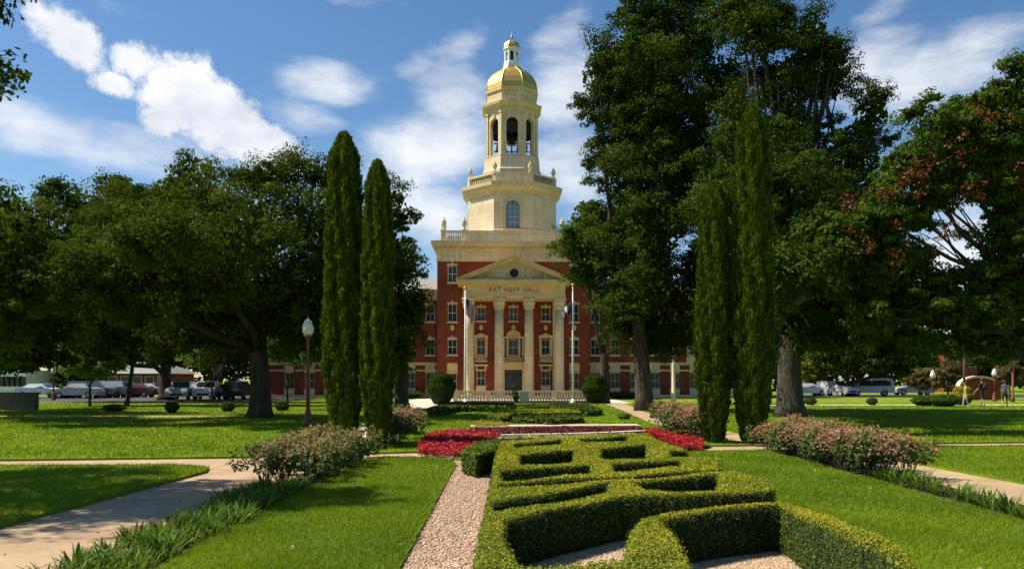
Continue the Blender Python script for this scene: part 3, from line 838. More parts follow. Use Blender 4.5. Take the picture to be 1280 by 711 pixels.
# main block front, with its real openings
holes = []; wins = []
for sx in (-1, 1):
    xc = sx * bx(718.6, D1) if True else 0
    xc = sx * 5.95
    for (ya, yb, ar) in ((353, 332, 0), (402, 380, 0), (443, 424, 1), (486, 466, 0)):
        z0, z1 = bz(ya, D1), bz(yb, D1)
        holes.append((xc - .45, xc + .45, z0, z1)); wins.append((xc, z0, .9, z1 - z0, ar))
for xc, w in ((-3.15, .85), (0, .85), (3.15, .85)):
    z0, z1 = bz(401, D1), bz(384, D1)
    holes.append((xc - w / 2, xc + w / 2, z0, z1)); wins.append((xc, z0, w, z1 - z0, 0))
for xc in (-3.15, 3.15):
    z0, z1 = bz(443, D1), bz(424, D1)
    holes.append((xc - .42, xc + .42, z0, z1)); wins.append((xc, z0, .84, z1 - z0, 2))
    z0, z1 = bz(482, D1), bz(463, D1)
    holes.append((xc - .42, xc + .42, z0, z1)); wins.append((xc, z0, .84, z1 - z0, 2))
z0, z1 = bz(444, D1), bz(424, D1)
holes.append((-.5, .5, z0, z1)); wins.append((0, z0, 1.0, z1 - z0, 2))
dz1 = bz(462, D1)
holes.append((-.85, .85, 0.28, dz1))
ZT = bz(327, D1)
b = MB(); wall_holes(b, -MBW, MBW, 0, ZT, main_y, holes)
b.add([(-MBW, main_y, 0), (-MBW, main_y + 16, 0), (-MBW, main_y + 16, ZT), (-MBW, main_y, ZT)], [(0, 3, 2, 1)])
b.add([(MBW, main_y, 0), (MBW, main_y + 16, 0), (MBW, main_y + 16, ZT), (MBW, main_y, ZT)], [(0, 1, 2, 3)])
b.add([(-MBW, main_y + 16, 0), (MBW, main_y + 16, 0), (MBW, main_y + 16, ZT), (-MBW, main_y + 16, ZT)], [(0, 3, 2, 1)])
b.box(-MBW + .6, MBW - .6, main_y + .6, main_y + 15, 0, ZT - .2)
b.build('brick_block', M['brick'], hall)
for (xc, z0, w, h, ar) in wins: hall_window(xc, z0, w, h, main_y, ar == 1, key=ar != 2)
# door
d = MB(); d.box(-.85, -.74, main_y + .18, main_y + .3, .28, dz1).box(.74, .85, main_y + .18, main_y + .3, .28, dz1).box(-.74, .74, main_y + .18, main_y + .3, dz1 - .5, dz1 - .42).box(-.05, .05, main_y + .18, main_y + .3, .28, dz1 - .5).box(-.74, .74, main_y + .2, main_y + .28, .28, .5)
door = d.build('door', M['dark'], hall)
MB().box(-.84, .84, main_y + .24, main_y + .25, .29, dz1 - .01).build('pane', M['glass'], door)
MB().box(.08, .12, main_y + .12, main_y + .18, 1.1, 1.5).box(-.12, -.08, main_y + .12, main_y + .18, 1.1, 1.5).build('handle', M['bronze'], door)
b = MB()
b.box(-1.28, -.853, main_y - .18, main_y - .003, .25, dz1).box(.853, 1.28, main_y - .18, main_y - .003, .25, dz1)
b.box(-1.4, 1.4, main_y - .22, main_y - .003, dz1 + .003, dz1 + .62).box(-1.5, 1.5, main_y - .36, main_y - .003, dz1 + .623, dz1 + .75)
b.build('door_surround', M['trim'], hall)
# pedimented window surrounds, aprons, hoods, medallions in the portico bays
for xc in (-3.15, 3.15):
    za, zb = bz(443, D1), bz(424, D1)
    b = MB()
    b.box(xc - .62, xc - .44, main_y - .12, main_y - .003, za - .2, zb + .12).box(xc + .44, xc + .62, main_y - .12, main_y - .003, za - .2, zb + .12)
    b.box(xc - .7, xc + .7, main_y - .16, main_y - .003, zb + .123, zb + .30)
    b.slab_xz([(xc - .76, zb + .303), (xc + .76, zb + .303), (xc, zb + .62)], main_y - .18, main_y - .003)
    b.build('window_surround', M['trim'], hall)
    b = MB()
    for i in range(7): b.lathe([(.04, za - .62), (.07, za - .5), (.04, za - .35), (.05, za - .26)], xc - .48 + i * .16, main_y - .15, 6)
    b.box(xc - .62, xc + .62, main_y - .22, main_y - .08, za - .26, za - .203).box(xc - .62, xc + .62, main_y - .22, main_y - .003, za - .74, za - .623)
    b.build('window_balustrade', M['trim'], hall)
    zc = bz(463, D1)
    b = MB().box(xc - .70, xc + .70, main_y - .3, main_y - .003, zc + .42, zc + .62).box(xc - .52, xc - .36, main_y - .22, main_y - .003, zc + .05, zc + .417).box(xc + .36, xc + .52, main_y - .22, main_y - .003, zc + .05, zc + .417).box(xc - .50, xc + .50, main_y - .12, main_y - .003, zc + .003, zc + .12)
    b.build('window_hood', M['trim'], hall)
    zd = bz(482, D1)
    MB().box(xc - .46, xc + .46, main_y - .1, main_y - .003, .3, zd - .15).build('window_apron', M['trim'], hall)
for xc in (-3.15, 0, 3.15, -5.95, 5.95):
    zc = bz(409.5, D1)
    f = lambda p, xc=xc, zc=zc: (xc + p[0], main_y - .003 - p[2], zc + p[1] * 1.35)
    MB().lathe([(.20, 0), (.20, .05), (.14, .08), (.12, .05), (.04, .09)], 0, 0, 14).xform(f).build('medallion', M['trim'], hall, smooth=False)
za, zb = bz(444, D1), bz(424, D1)
b = MB()
for sx in (-1, 1):
    b.box(min(sx * .52, sx * .66), max(sx * .52, sx * .66), main_y - .15, main_y - .003, za - .1, zb + .1)
    b.box(min(sx * .86, sx * 1.0), max(sx * .86, sx * 1.0), main_y - .15, main_y - .003, za - .1, zb + .1)
b.box(-1.06, 1.06, main_y - .2, main_y - .003, zb + .103, zb + .28)
b.slab_xz([(-.72 * cos(a), zb + .283 + .62 * sin(a)) for a in np.linspace(0, pi, 13)], main_y - .16, main_y - .003)
b.build('window_surround', M['trim'], hall)
MB().box(-.85, -.67, main_y - .03, main_y - .003, za - .05, zb + .08).build('side_light', M['glass'], hall)
MB().box(.67, .85, main_y - .03, main_y - .003, za - .05, zb + .08).build('side_light', M['glass'], hall)
b = MB()
for i in range(11): b.lathe([(.04, za - .62), (.07, za - .5), (.04, za - .35), (.05, za - .26)], -.85 + i * .17, main_y - .2, 6)
b.box(-1.05, 1.05, main_y - .28, main_y - .1, za - .26, za - .203).box(-1.05, 1.05, main_y - .3, main_y - .003, za - .74, za - .623)
b.build('window_balustrade', M['trim'], hall)
for sx in (-1, 1):
    xc = sx * 5.95
    MB().box(xc - .5, xc + .5, main_y - .08, main_y - .003, bz(463.5, D1), bz(453.5, D1)).build('spandrel_panel', M['trim'], hall)
# belt courses, plinth
b = MB()
for sx in (-1, 1):
    xa, xb = sx * 4.55, sx * MBW
    b.box(min(xa, xb), max(xa, xb), main_y - .12, main_y - .003, 0, .55)
b.build('plinth', M['trim'], hall)
# entablature of the main block
ze = ZT
b = MB(); E = MBW
b.box(-E - .06, E + .06, main_y - .06, main_y + 16.06, ze, ze + .28)
b.box(-E - .03, E + .03, main_y - .03, main_y + 16.03, ze + .28, ze + 1.15)
b.box(-E - .16, E + .16, main_y - .16, main_y + 16.16, ze + 1.15, ze + 1.40)
b.box(-E - .36, E + .36, main_y - .36, main_y + 16.36, ze + 1.40, ze + 1.62)
b.box(-E - .56, E + .56, main_y - .56, main_y + 16.56, ze + 1.62, ze + 1.95)
ent = b.build('entablature', M['stone'], hall)
b = MB()
for i in range(60):
    x = -E + .1 + i * (2 * E - .2) / 59
    b.box(x - .06, x + .06, main_y - .30, main_y - .163, ze + 1.20, ze + 1.397)
b.build('dentil_course', M['stone'], ent)
# carved frieze ornament in the middle stretch
rm_ = MB().lathe([(.13, 0), (.13, .03), (.08, .05)], 0, 0, 8).xform(lambda p: (p[0], -p[2], p[1])).mesh('frieze_rosette', M['trim'])
for i in range(18):
    link('frieze_rosette', rm_, ent, (-4.2 + i * .494, main_y - .033, ze + .72))
# roof parapet with urns
zp = ze + 1.95
RW = 7.1
b = MB()
yF = main_y + .05
b.box(-RW, RW, yF, yF + .4, zp, zp + .22).box(-RW, RW, yF - .03, yF + .43, zp + .92, zp + 1.08)
b.box(-4.62, 4.62, yF + .06, yF + .34, zp + .22, zp + .92)
for sx in (-1, 1):
    for i in range(9):
        x = sx * (5.02 + i * .17)
        b.lathe([(.05, zp + .22), (.085, zp + .42), (.05, zp + .68), (.06, zp + .92)], x, yF + .2, 6)
    for xq in (4.8, 6.78):
        x = sx * xq
        b.box(x - .24, x + .24, yF - .06, yF + .46, zp + .003, zp + 1.15)
    b.box(min(sx * 6.72, sx * 7.1), max(sx * 6.72, sx * 7.1), yF + .46, yF + 15, zp, zp + 1.05)
b.build('parapet', M['stone2'], hall)
def urn(x, y, z, s):
    b = MB().lathe([(.22, 0), (.22, .08), (.10, .16), (.10, .26), (.26, .50), (.30, .72), (.24, .86), (.27, .90), (.16, 1.0), (.08, 1.16), (.10, 1.22), (.02, 1.32)], 0, 0, 12)
    return b.xform(lambda p: (x + p[0] * s, y + p[1] * s, z + p[2] * s)).build('urn', M['stone2'], hall, smooth=True)
for sx in (-1, 1):
    urn(sx * 6.78, yF + .2, zp + 1.15, .95); urn(sx * 4.8, yF + .2, zp + 1.15, .95); urn(sx * 6.9, yF + 1.6, zp + 1.05, .95)

# portico: steps, four columns, entablature, pediment
zc0, zcap = .28, bz(373, D0)
MB().box(-5.0, 5.0, -.75, main_y - .003, 0, .277).build('portico_floor', M['pale_stone'], hall)
colx = [-4.25, -1.40, 1.40, 4.25]
cm = MB()
H = zcap - zc0
prof = [(.60, 0), (.60, .12), (.50, .13), (.57, .20), (.50, .28), (.455, .32)] + [(.455 - .06 * (t ** 1.6), .32 + (H - 1.05 - .32) * t) for t in (.25, .5, .75, 1)]
cm.lathe(prof, 0, 0, 20)
cm.lathe([(.41, H - 1.05), (.44, H - 1.0), (.41, H - .96), (.42, H - .7), (.50, H - .4), (.62, H - .17)], 0, 0, 16)
cm.box(-.60, .60, -.60, .60, H - .17, H - .003)
for k in range(8):
    a = k * pi / 4
    for (zz, rr, s) in ((H - .78, .43, .10), (H - .48, .50, .12)):
        st = len(cm.v)
        cm.lathe([(.02, -.16), (s, -.05), (s, .06), (.03, .16)], 0, 0, 6)
        cm.xform(lambda p, a=a + (.39 if zz > H - .6 else 0), rr=rr, zz=zz: (rr * cos(a) + p[0] * .8, rr * sin(a) + p[1] * .8, zz + p[2]), st)
cme = cm.mesh('column', M['stone'], smooth=True)
for x in colx: link('column', cme, hall, (x, 0, zc0))
# pilasters behind
for x in colx[:1] + colx[3:]:
    MB().box(x - .42, x + .42, main_y - .16, main_y - .003, .28, zcap).build('pilaster', M['stone'], hall)
zE1, zE2, zAp = bz(357, D0), bz(351, D0), bz(320.5, D0)
b = MB()
b.box(-4.80, 4.80, -.52, main_y - .003, zcap, zcap + .30).box(-4.76, 4.76, -.48, main_y - .003, zcap + .30, zE1)
b.box(-4.95, 4.95, -.68, main_y - .003, zE1, zE1 + .16)
b.box(-5.32, 5.32, -1.02, main_y - .003, zE1 + .16, zE2)
pe = b.build('portico_entablature', M['trim'], hall)
# pediment
b = MB()
b.slab_xz([(-4.9, zE2 + .003), (4.9, zE2 + .003), (0, zAp - .42)], -.40, main_y - .003)
ped = b.build('pediment', M['stone'], hall)
b = MB()
for sx in (-1, 1):
    b.slab_xz([(sx * 5.40, zE2 + .003), (sx * 4.55, zE2 + .003), (0, zAp - .47), (0, zAp - .20)], -.85, main_y - .003)
    b.slab_xz([(sx * 5.46, zE2 + .06), (sx * 5.40, zE2 + .0035), (0, zAp - .197), (0, zAp + .02)], -1.08, main_y - .003)
b.build('raking_cornice', M['trim'], ped)
zm = bz(342, D0)
mf = lambda p: (p[0], -.403 - p[2], zm + p[1])
MB().lathe([(.60, 0), (.60, .08), (.42, .10), (.42, .03)], 0, 0, 20).xform(mf).build('roundel_frame', M['trim'], ped)
MB().lathe([(.41, 0), (.41, .05), (.2, .07), (.18, .11), (.02, .12)], 0, 0, 16).xform(mf).build('roundel', M['dark'], ped)
for sx in (-1, 1):
    b = MB(); pts = []
    for t in np.linspace(0, 1, 17):
        x = .7 + 2.2 * t
        pts.append((sx * x, -.44, zm - .42 - .22 * sin(pi * 2 * t)))
    b.tube(pts, [.05 + .06 * abs(sin(pi * 2 * t)) for t in np.linspace(0, 1, 17)], 6)
    b.build('swag_relief', M['trim'], ped)
# carved name on the frieze
fc = bpy.data.curves.new('name_text', 'FONT'); fc.body = 'PAT NEFF HALL'; fc.align_x = 'CENTER'; fc.align_y = 'CENTER'; fc.size = .62; fc.extrude = .012; fc.space_character = 1.12
to = bpy.data.objects.new('name_text', fc); COL.objects.link(to)
dg = bpy.context.evaluated_depsgraph_get(); tm = bpy.data.meshes.new_from_object(to.evaluated_get(dg))
bpy.data.objects.remove(to); tm.materials.clear(); tm.materials.append(M['letter'])
lo = link('carved_lettering', tm, pe, (0, -.497, (zcap + .30 + zE1) / 2 - .02)); lo.rotation_euler = (radians(90), 0, 0)

# octagonal tower
TY = 11.0
def octo(b, prof, R0=None, ph=pi / 8): return b.lathe(prof, 0, TY, 8, ph)
K8 = 1 / cos(pi / 8)
RA = 4.62                                  # apothem of the lower octagon
zo0, zo1 = ze + 1.9, 20.95
b = MB(); octo(b, [(K8 * (RA + .16), zo0), (K8 * (RA + .16), 17.0), (K8 * (RA + .10), 17.15), (K8 * RA, 17.16), (K8 * RA, zo1)])
drum = b.build('octagonal_drum', M['stone2'], hall)
b = MB(); octo(b, [(K8 * (RA + .05), zo1 - .35), (K8 * (RA + .10), zo1), (K8 * (RA + .22), zo1 + .12), (K8 * (RA + .50), zo1 + .50), (K8 * (RA + .62), zo1 + .56), (K8 * (RA + .66), zo1 + .92), (K8 * RA, zo1 + 1.0)])
b.build('drum_cornice', M['stone'], drum)
# round-headed window on the front (and its twins on the side faces)
def arch_pts(w, z0, zs, n=12):
    return [(-w, z0)] + [(-w * cos(a), zs + w * sin(a)) for a in np.linspace(0, pi, n)] + [(w, z0)]
for k in (0, 2, -2):
    a = k * pi / 4
    rot = lambda p, a=a: (p[0] * cos(a) - (p[1]) * sin(a), TY + p[0] * sin(a) + p[1] * cos(a), p[2])
    yf = -RA
    b = MB(); zw0, zws, ww = 17.25, 19.35, .70
    out_ = arch_pts(ww + .24, zw0 - .1, zws); inn_ = arch_pts(ww, zw0, zws)
    n = len(out_)
    V = [(x, yf - .10, z) for x, z in out_] + [(x, yf - .10, z) for x, z in inn_] + [(x, yf - .003, z) for x, z in out_] + [(x, yf - .003, z) for x, z in inn_]
    F = []
    for i in range(n - 1):
        F += [(i, i + 1, n + i + 1, n + i), (2 * n + i, i, i + 0, 2 * n + i)][:1]
        F += [(i + 1, i, 2 * n + i, 2 * n + i + 1), (n + i, n + i + 1, 3 * n + i + 1, 3 * n + i)]
    b.add(V, F).box(-ww - .3, ww + .3, yf - .2, yf - .003, zw0 - .25, zw0 - .103)
    wn = b.xform(rot).build('tower_window', M['trim'], hall)
    b = MB().slab_xz(inn_, yf - .03, yf - .006); b.xform(rot).build('pane', M['blue_glass'], wn)
    b = MB()
    for x in (-.24, .24): b.box(x - .02, x + .02, yf - .05, yf - .031, zw0, zws + .6)
    for z in (17.8, 18.35, 18.9, 19.4): b.box(-ww + .02, ww - .02, yf - .048, yf - .0315, z - .02, z + .02)
    b.xform(rot).build('glazing_bars', M['frame'], wn)
# upper balustrade
zb0 = zo1 + .95
b = MB()
octo(b, [(K8 * (RA - .02), zb0), (K8 * (RA - .02), zb0 + .2), (K8 * (RA - .42), zb0 + .2), (K8 * (RA - .42), zb0)])
octo(b, [(K8 * (RA + .02), zb0 + .86), (K8 * (RA + .02), zb0 + 1.02), (K8 * (RA - .46), zb0 + 1.02), (K8 * (RA - .46), zb0 + .86), (K8 * (RA + .02), zb0 + .86)][:4])
for k in range(8):
    a = k * pi / 4
    rot = lambda p, a=a: (p[0] * cos(a) - p[1] * sin(a), TY + p[0] * sin(a) + p[1] * cos(a), p[2])
    st = len(b.v)
    half = RA * math.tan(pi / 8) - .3
    if k % 2 == 0:
        b.box(-half, half, -RA + .06, -RA + .34, zb0 + .2, zb0 + .86)
    else:
        for i in range(11):
            b.lathe([(.06, zb0 + .2), (.10, zb0 + .4), (.06, zb0 + .66), (.07, zb0 + .86)], -half + .1 + i * (2 * half - .2) / 10, -RA + .2, 6)
    b.xform(rot, st)
    st = len(b.v)
    b.box(-.26, .26, -RA * K8 + .05, -RA * K8 + .5, zb0 + .003, zb0 + 1.10)
    b.xform(lambda p, a=a + pi / 8: (p[0] * cos(a) - p[1] * sin(a), TY + p[0] * sin(a) + p[1] * cos(a), p[2]), st)
b.build('tower_balustrade', M['stone2'], hall)
for k in range(8):
    a = k * pi / 4 + pi / 8
    R = RA * K8 - .28
    urn(R * sin(a), TY - R * cos(a), zb0 + 1.10, .85)
# belfry
RB = 2.66
zB0, zB1, zB2 = zo1 + .9, 25.3, 29.9
b = MB(); octo(b, [(K8 * (RB + .42), zB0), (K8 * (RB + .42), zB0 + 1.9), (K8 * (RB + .30), zB0 + 2.0), (K8 * (RB + .22), zB0 + 3.2), (K8 * (RB + .12), zB0 + 3.3), (K8 * (RB + .12), zB1 - .18), (K8 * (RB + .2), zB1 - .15), (K8 * (RB + .2), zB1)])
b.build('belfry_base', M['stone2'], hall)
b = MB()
def arch_panel(b, hw, z0, z1, ow, zs, t):
    n = 12
    arc = [(-ow * cos(a), zs + ow * sin(a)) for a in np.linspace(0, pi, n)]
    for y, s in ((0, 1), (t, -1)):
        for q in ([(-hw, z0), (-ow, z0), (-ow, zs), (-hw, zs)], [(ow, z0), (hw, z0), (hw, zs), (ow, zs)],
                  [(-hw, zs), (-ow, zs), (-ow, z1), (-hw, z1)], [(ow, zs), (hw, zs), (hw, z1), (ow, z1)]):
            b.add([(x, y, z) for x, z in q], [(0, 1, 2, 3)[::s]])
        for i in range(n - 1):
            q = [arc[i], arc[i + 1], (arc[i + 1][0], z1), (arc[i][0], z1)]
            b.add([(x, y, z) for x, z in q], [(0, 1, 2, 3)[::s]])
    rim = [(-ow, z0)] + arc + [(ow, z0)]
    for i in range(len(rim) - 1):
        (xa, za_), (xb, zb_) = rim[i], rim[i + 1]
        b.add([(xa, 0, za_), (xb, 0, zb_), (xb, t, zb_), (xa, t, za_)], [(0, 1, 2, 3)])
trimb = MB()
for k in range(8):
    a = k * pi / 4
    rot = lambda p, a=a: (p[0] * cos(a) - (p[1] - RB) * sin(a), TY + p[0] * sin(a) + (p[1] - RB) * cos(a), p[2])
    hw = RB * math.tan(pi / 8)
    st = len(b.v); arch_panel(b, hw, zB1, zB2, .60, zB2 - 1.25, .42); b.xform(rot, st)
    st = len(trimb.v)
    trimb.box(-hw - .06, -hw + .26, -.10, -.003, zB1, zB2 - .25).box(hw - .26, hw + .06, -.10, -.003, zB1, zB2 - .25)
    trimb.box(-hw - .1, -hw + .3, -.16, -.003, zB2 - .247, zB2).box(hw - .3, hw + .1, -.16, -.003, zB2 - .247, zB2)
    trimb.box(-.12, .12, -.14, -.003, zB2 - .72, zB2 - .28)
    trimb.xform(rot, st)
bel = b.build('belfry', M['stone2'], hall)
trimb.build('belfry_pilasters', M['stone'], bel)
b = MB(); octo(b, [(.1, zB2 - .05), (K8 * (RB - .45), zB2 - .05), (K8 * (RB - .45), zB2 + .02), (.1, zB2 + .02)]); b.build('belfry_ceiling', M['dark'], bel)
b = MB(); b.lathe([(K8 * (RB - .62), 27.75), (K8 * (RB - .62), zB2 - .06), (K8 * (RB - .70), zB2 - .06), (K8 * (RB - .70), 27.75), (K8 * (RB - .62), 27.75)], 0, TY, 8, pi / 8, cap=False); b.box(-2.0, 2.0, TY - .05, TY + .05, 27.7, 29.6); b.build('shade_screen', M['dark'], bel)  # added dark curtain, stands in for shade in the upper belfry arches
b = MB()
b.box(-1.9, 1.9, TY - .08, TY + .08, 28.0, 28.15).box(-.08, .08, TY - 1.9, TY + 1.9, 28.0, 28.15)
for x in (-1.3, 0, 1.3): b.box(x - .07, x + .07, TY - .07, TY + .07, zB1, zB2 - .05)
for z in (26.2, 27.1): b.box(-1.9, 1.9, TY - .07, TY + .07, z, z + .1)
b.build('bell_frame', M['dark'], bel)
for (x, y, z, s) in ((-.7, -.6, 27.1, .8), (.7, -.6, 27.1, .8), (0, .7, 27.2, 1.0), (-.65, -.5, 26.05, .55), (.65, -.5, 26.05, .55), (-1.5, -1.2, 26.3, .5), (1.5, -1.2, 26.3, .5), (1.5, 1.1, 26.6, .6), (-1.5, 1.1, 26.6, .6)):
    MB().lathe([(.50, 0), (.44, .10), (.34, .35), (.28, .65), (.18, .80), (.06, .88)], 0, 0, 14).xform(lambda p: (x + p[0] * s, TY + y + p[1] * s, z + p[2] * s)).build('bell', M['bronze'], bel, smooth=True)
b = MB(); octo(b, [(K8 * (RB + .02), zB2), (K8 * (RB + .06), zB2 + .28), (K8 * (RB + .20), zB2 + .34), (K8 * (RB + .48), zB2 + .62), (K8 * (RB + .52), zB2 + .84), (K8 * (RB + .05), zB2 + .95)])
zD = 32.25
octo(b, [(K8 * (RB + .03), zB2 + .9), (K8 * (RB + .03), zB2 + 1.1), (K8 * (RB - .04), zB2 + 1.12), (K8 * (RB - .04), zD - .25), (K8 * (RB + .10), zD - .2), (K8 * (RB + .10), zD)])
b.build('belfry_cornice', M['stone'], hall)
# gilded dome, lantern, cap
b = MB(); octo(b, [(K8 * (RB - .02), zD), (K8 * (RB + .0), zD + .12), (K8 * (RB - .04), zD + .7), (K8 * (RB - .22), zD + 1.3), (K8 * (RB - .60), zD + 1.9), (K8 * (RB - 1.15), zD + 2.4), (K8 * (RB - 1.62), zD + 2.68), (K8 * .88, zD + 2.95), (K8 * .86, zD + 3.05)])
dome = b.build('dome', M['gold'], hall)
b = MB()
for k in range(8):
    a = k * pi / 4 + pi / 8
    pr = [(RB - .02, .02), (RB + .0, .12), (RB - .04, .7), (RB - .22, 1.3), (RB - .60, 1.9), (RB - 1.15, 2.4), (RB - 1.62, 2.68), (.90, 2.92)]
    b.tube([(K8 * r * sin(a), TY - K8 * r * cos(a), zD + z) for r, z in pr], [.05] * len(pr), 5)
b.build('dome_ribs', M['gold'], dome, smooth=True)
zL = zD + 3.05
b = MB()
octo(b, [(.95, zL - .1), (.95, zL + .35), (.88, zL + .4), (.88, zL + .5)])
for k in range(8):
    a = k * pi / 4
    st = len(b.v); hw = .80 * math.tan(pi / 8)
    arch_panel(b, hw, zL + .5, zL + 1.75, .17, zL + 1.4, .12)
    b.xform(lambda p, a=a: (p[0] * cos(a) - (p[1] - .80) * sin(a), TY + p[0] * sin(a) + (p[1] - .80) * cos(a), p[2]), st)
octo(b, [(.90, zL + 1.75), (.98, zL + 1.82), (.98, zL + 1.95), (.86, zL + 1.98)])
lan = b.build('lantern', M['white'], hall)
MB().lathe([(.42, zL + .5), (.42, zL + 1.75)], 0, TY, 8).build('lantern_core', M['dark'], lan)
b = MB(); octo(b, [(.92, zL + 1.98), (.90, zL + 2.25), (.74, zL + 2.6), (.42, zL + 2.85), (.12, zL + 2.95)])
cap = b.build('lantern_cap', M['gold'], hall)
MB().lathe([(.10, zL + 2.94), (.07, zL + 3.05), (.16, zL + 3.2), (.10, zL + 3.34), (.03, zL + 3.5), (.012, zL + 4.0)], 0, TY, 10).build('finial', M['bronze'], cap, smooth=True)

# wings
zWt = bz(375, D2)
WX1 = 24.5
for sx in (-1, 1):
    cols_x = [8.25 + 2.0 * i for i in range(8)]
    hol, wl = [], []
    for i, cx_ in enumerate(cols_x):
        x = sx * cx_
        fancy = (i == 5)
        for (ya, yb, ar) in ((402, 381, 0), (443.5, 424, 1), (485.5, 465.5, 0)):
            z0, z1 = bz(ya, D2), bz(yb, D2)
            hol.append((x - .46, x + .46, z0, z1)); wl.append((x, z0, .92, z1 - z0, ar, fancy))
    xa, xb = sorted((sx * MBW, sx * WX1))
    b = MB(); wall_holes(b, xa, xb, 0, zWt, wing_y, hol)
    xe = sx * WX1
    b.add([(xe, wing_y, 0), (xe, wing_y + 11, 0), (xe, wing_y + 11, zWt), (xe, wing_y, zWt)], [(0, 1, 2, 3) if sx > 0 else (0, 3, 2, 1)])
    b.add([(xa, wing_y + 11, 0), (xb, wing_y + 11, 0), (xb, wing_y + 11, zWt), (xa, wing_y + 11, zWt)], [(0, 3, 2, 1)])
    b.box(xa + .6, xb - .6, wing_y + .6, wing_y + 10, 0, zWt - .2)
    wing = b.build('wing', M['brick'], hall)
    for (x, z0, w, h, ar, fancy) in wl:
        hall_window(x, z0, w, h, wing_y, ar == 1)
    g = MB()
    zq0, zq1 = bz(457.5, D2), bz(453, D2)
    g.box(xa, xb, wing_y - .12, wing_y - .003, zq0 + .1, zq1 + .02)
    g.box(xa, xb, wing_y - .08, wing_y - .003, bz(464, D2) + .02, bz(462, D2) + .02)
    g.box(xa, xb, wing_y - .16, wing_y - .003, 0, .32)
    for i, cx_ in enumerate(cols_x):
        x = sx * cx_
        g.box(x - .5, x + .5, wing_y - .06, wing_y - .0035, bz(462, D2) + .023, zq0 + .097)
        g.box(x - .5, x + .5, wing_y - .07, wing_y - .0035, .323, bz(485.5, D2) - .145)
        if i == 5:
            za, zb = bz(443.5, D2), bz(424, D2)
            g.box(x - .85, x - .56, wing_y - .2, wing_y - .0035, za - .8, zb + .5).box(x + .56, x + .85, wing_y - .2, wing_y - .0035, za - .8, zb + .5)
            g.box(x - .95, x + .95, wing_y - .25, wing_y - .0035, zb + .503, zb + .8).box(x - .555, x + .555, wing_y - .1, wing_y - .0035, za - .8, za - .15)
    g.build('belt_course', M['stone'], wing)
    g = MB()
    xo = sx * (WX1 + .3); xi = sx * MBW
    xa2, xb2 = sorted((xo, xi))
    g.box(xa2, xb2, wing_y - .05, wing_y + 11.05, zWt, zWt + .55).box(xa2, xb2, wing_y - .3, wing_y + 11.3, zWt + .55, zWt + .78).box(xa2, xb2, wing_y - .5, wing_y + 11.5, zWt + .78, zWt + 1.0)
    g.build('wing_cornice', M['stone'], wing)
    g = MB(); zr = zWt + 1.003
    ym = wing_y + 5.5
    V = [(xi, wing_y - .4, zr), (xo, wing_y - .4, zr), (xo, wing_y + 11.4, zr), (xi, wing_y + 11.4, zr), (xi, ym, zr + 1.9), (xo - sx * 4, ym, zr + 1.9)]
    F = [(0, 1, 5, 4), (1, 2, 5), (2, 3, 4, 5), (3, 0, 4)]
    if sx < 0: F = [f[::-1] for f in F]
    g.add(V, F).build('roof', M['roof'], wing)

# ------------------------------------------------------------------ terrace balustrade, planter, granite block, flagpoles
DB = 62.0
bal = empty('stone_balustrade', (0, 0, 0), 0, 'long low cream stone balustrade on the terrace in front of the portico', 'balustrade')
xl, xr = (567 - 640) * DB / FPX, (736 - 640) * DB / FPX
zt = .92
MB().box(xl, xr, DB, DB + .34, -.06, .14).build('base', M['grey_stone'], bal)
MB().box(xl - .04, xr + .04, DB - .04, DB + .38, zt - .12, zt).build('rail', M['pale_stone'], bal)
piers = [xl + .15 + i * (xr - xl - .3) / 4 for i in range(5)]
for x in piers: MB().box(x - .2, x + .2, DB - .02, DB + .36, .14, zt - .12).build('pier', M['pale_stone'], bal)
bm_ = MB().lathe([(.07, .14), (.07, .2), (.05, .24), (.10, .42), (.05, .66), (.07, .70), (.07, zt - .12)], 0, 0, 8).mesh('baluster', M['pale_stone'], True)
for i in range(4):
    for k in range(9):
        link('baluster', bm_, bal, (piers[i] + .36 + k * (piers[i + 1] - piers[i] - .72) / 8, DB + .17, 0))

pl = empty('planter_urn', ((645 - 640) * .0605, 60.5, 0), 0, 'dark planter with a small dark shrub beside the blue-grey block', 'planter')
MB().lathe([(.20, 0), (.22, .05), (.14, .12), (.16, .2), (.30, .5), (.34, .56), (.28, .56)], 0, 0, 12).build('pot', M['black'], pl, True)
rng = np.random.default_rng(5)
P, nr, tn, _ = lobe_leaves([(0, 0, .78, .34, .34, .24)], 900, .12, rng)
V, F = cards(P, np.cross(nr, unit(rng.normal(size=P.shape))), nr, .05, .08); link('shrub', np_mesh('shrub', V, F, M['oak'], {'rnd': tn}), pl)
gb = empty('granite_block', ((655 - 640) * .0600, 60.0, 0), 0, 'pale blue-grey granite marker block in front of the balustrade', 'marker')
MB().box(-.36, .36, -.12, .12, 0, .10).build('plinth', M['grey_stone'], gb)
MB().box(-.33, .33, -.09, .09, .10, .88).build('slab', M['blue_grey'], gb)

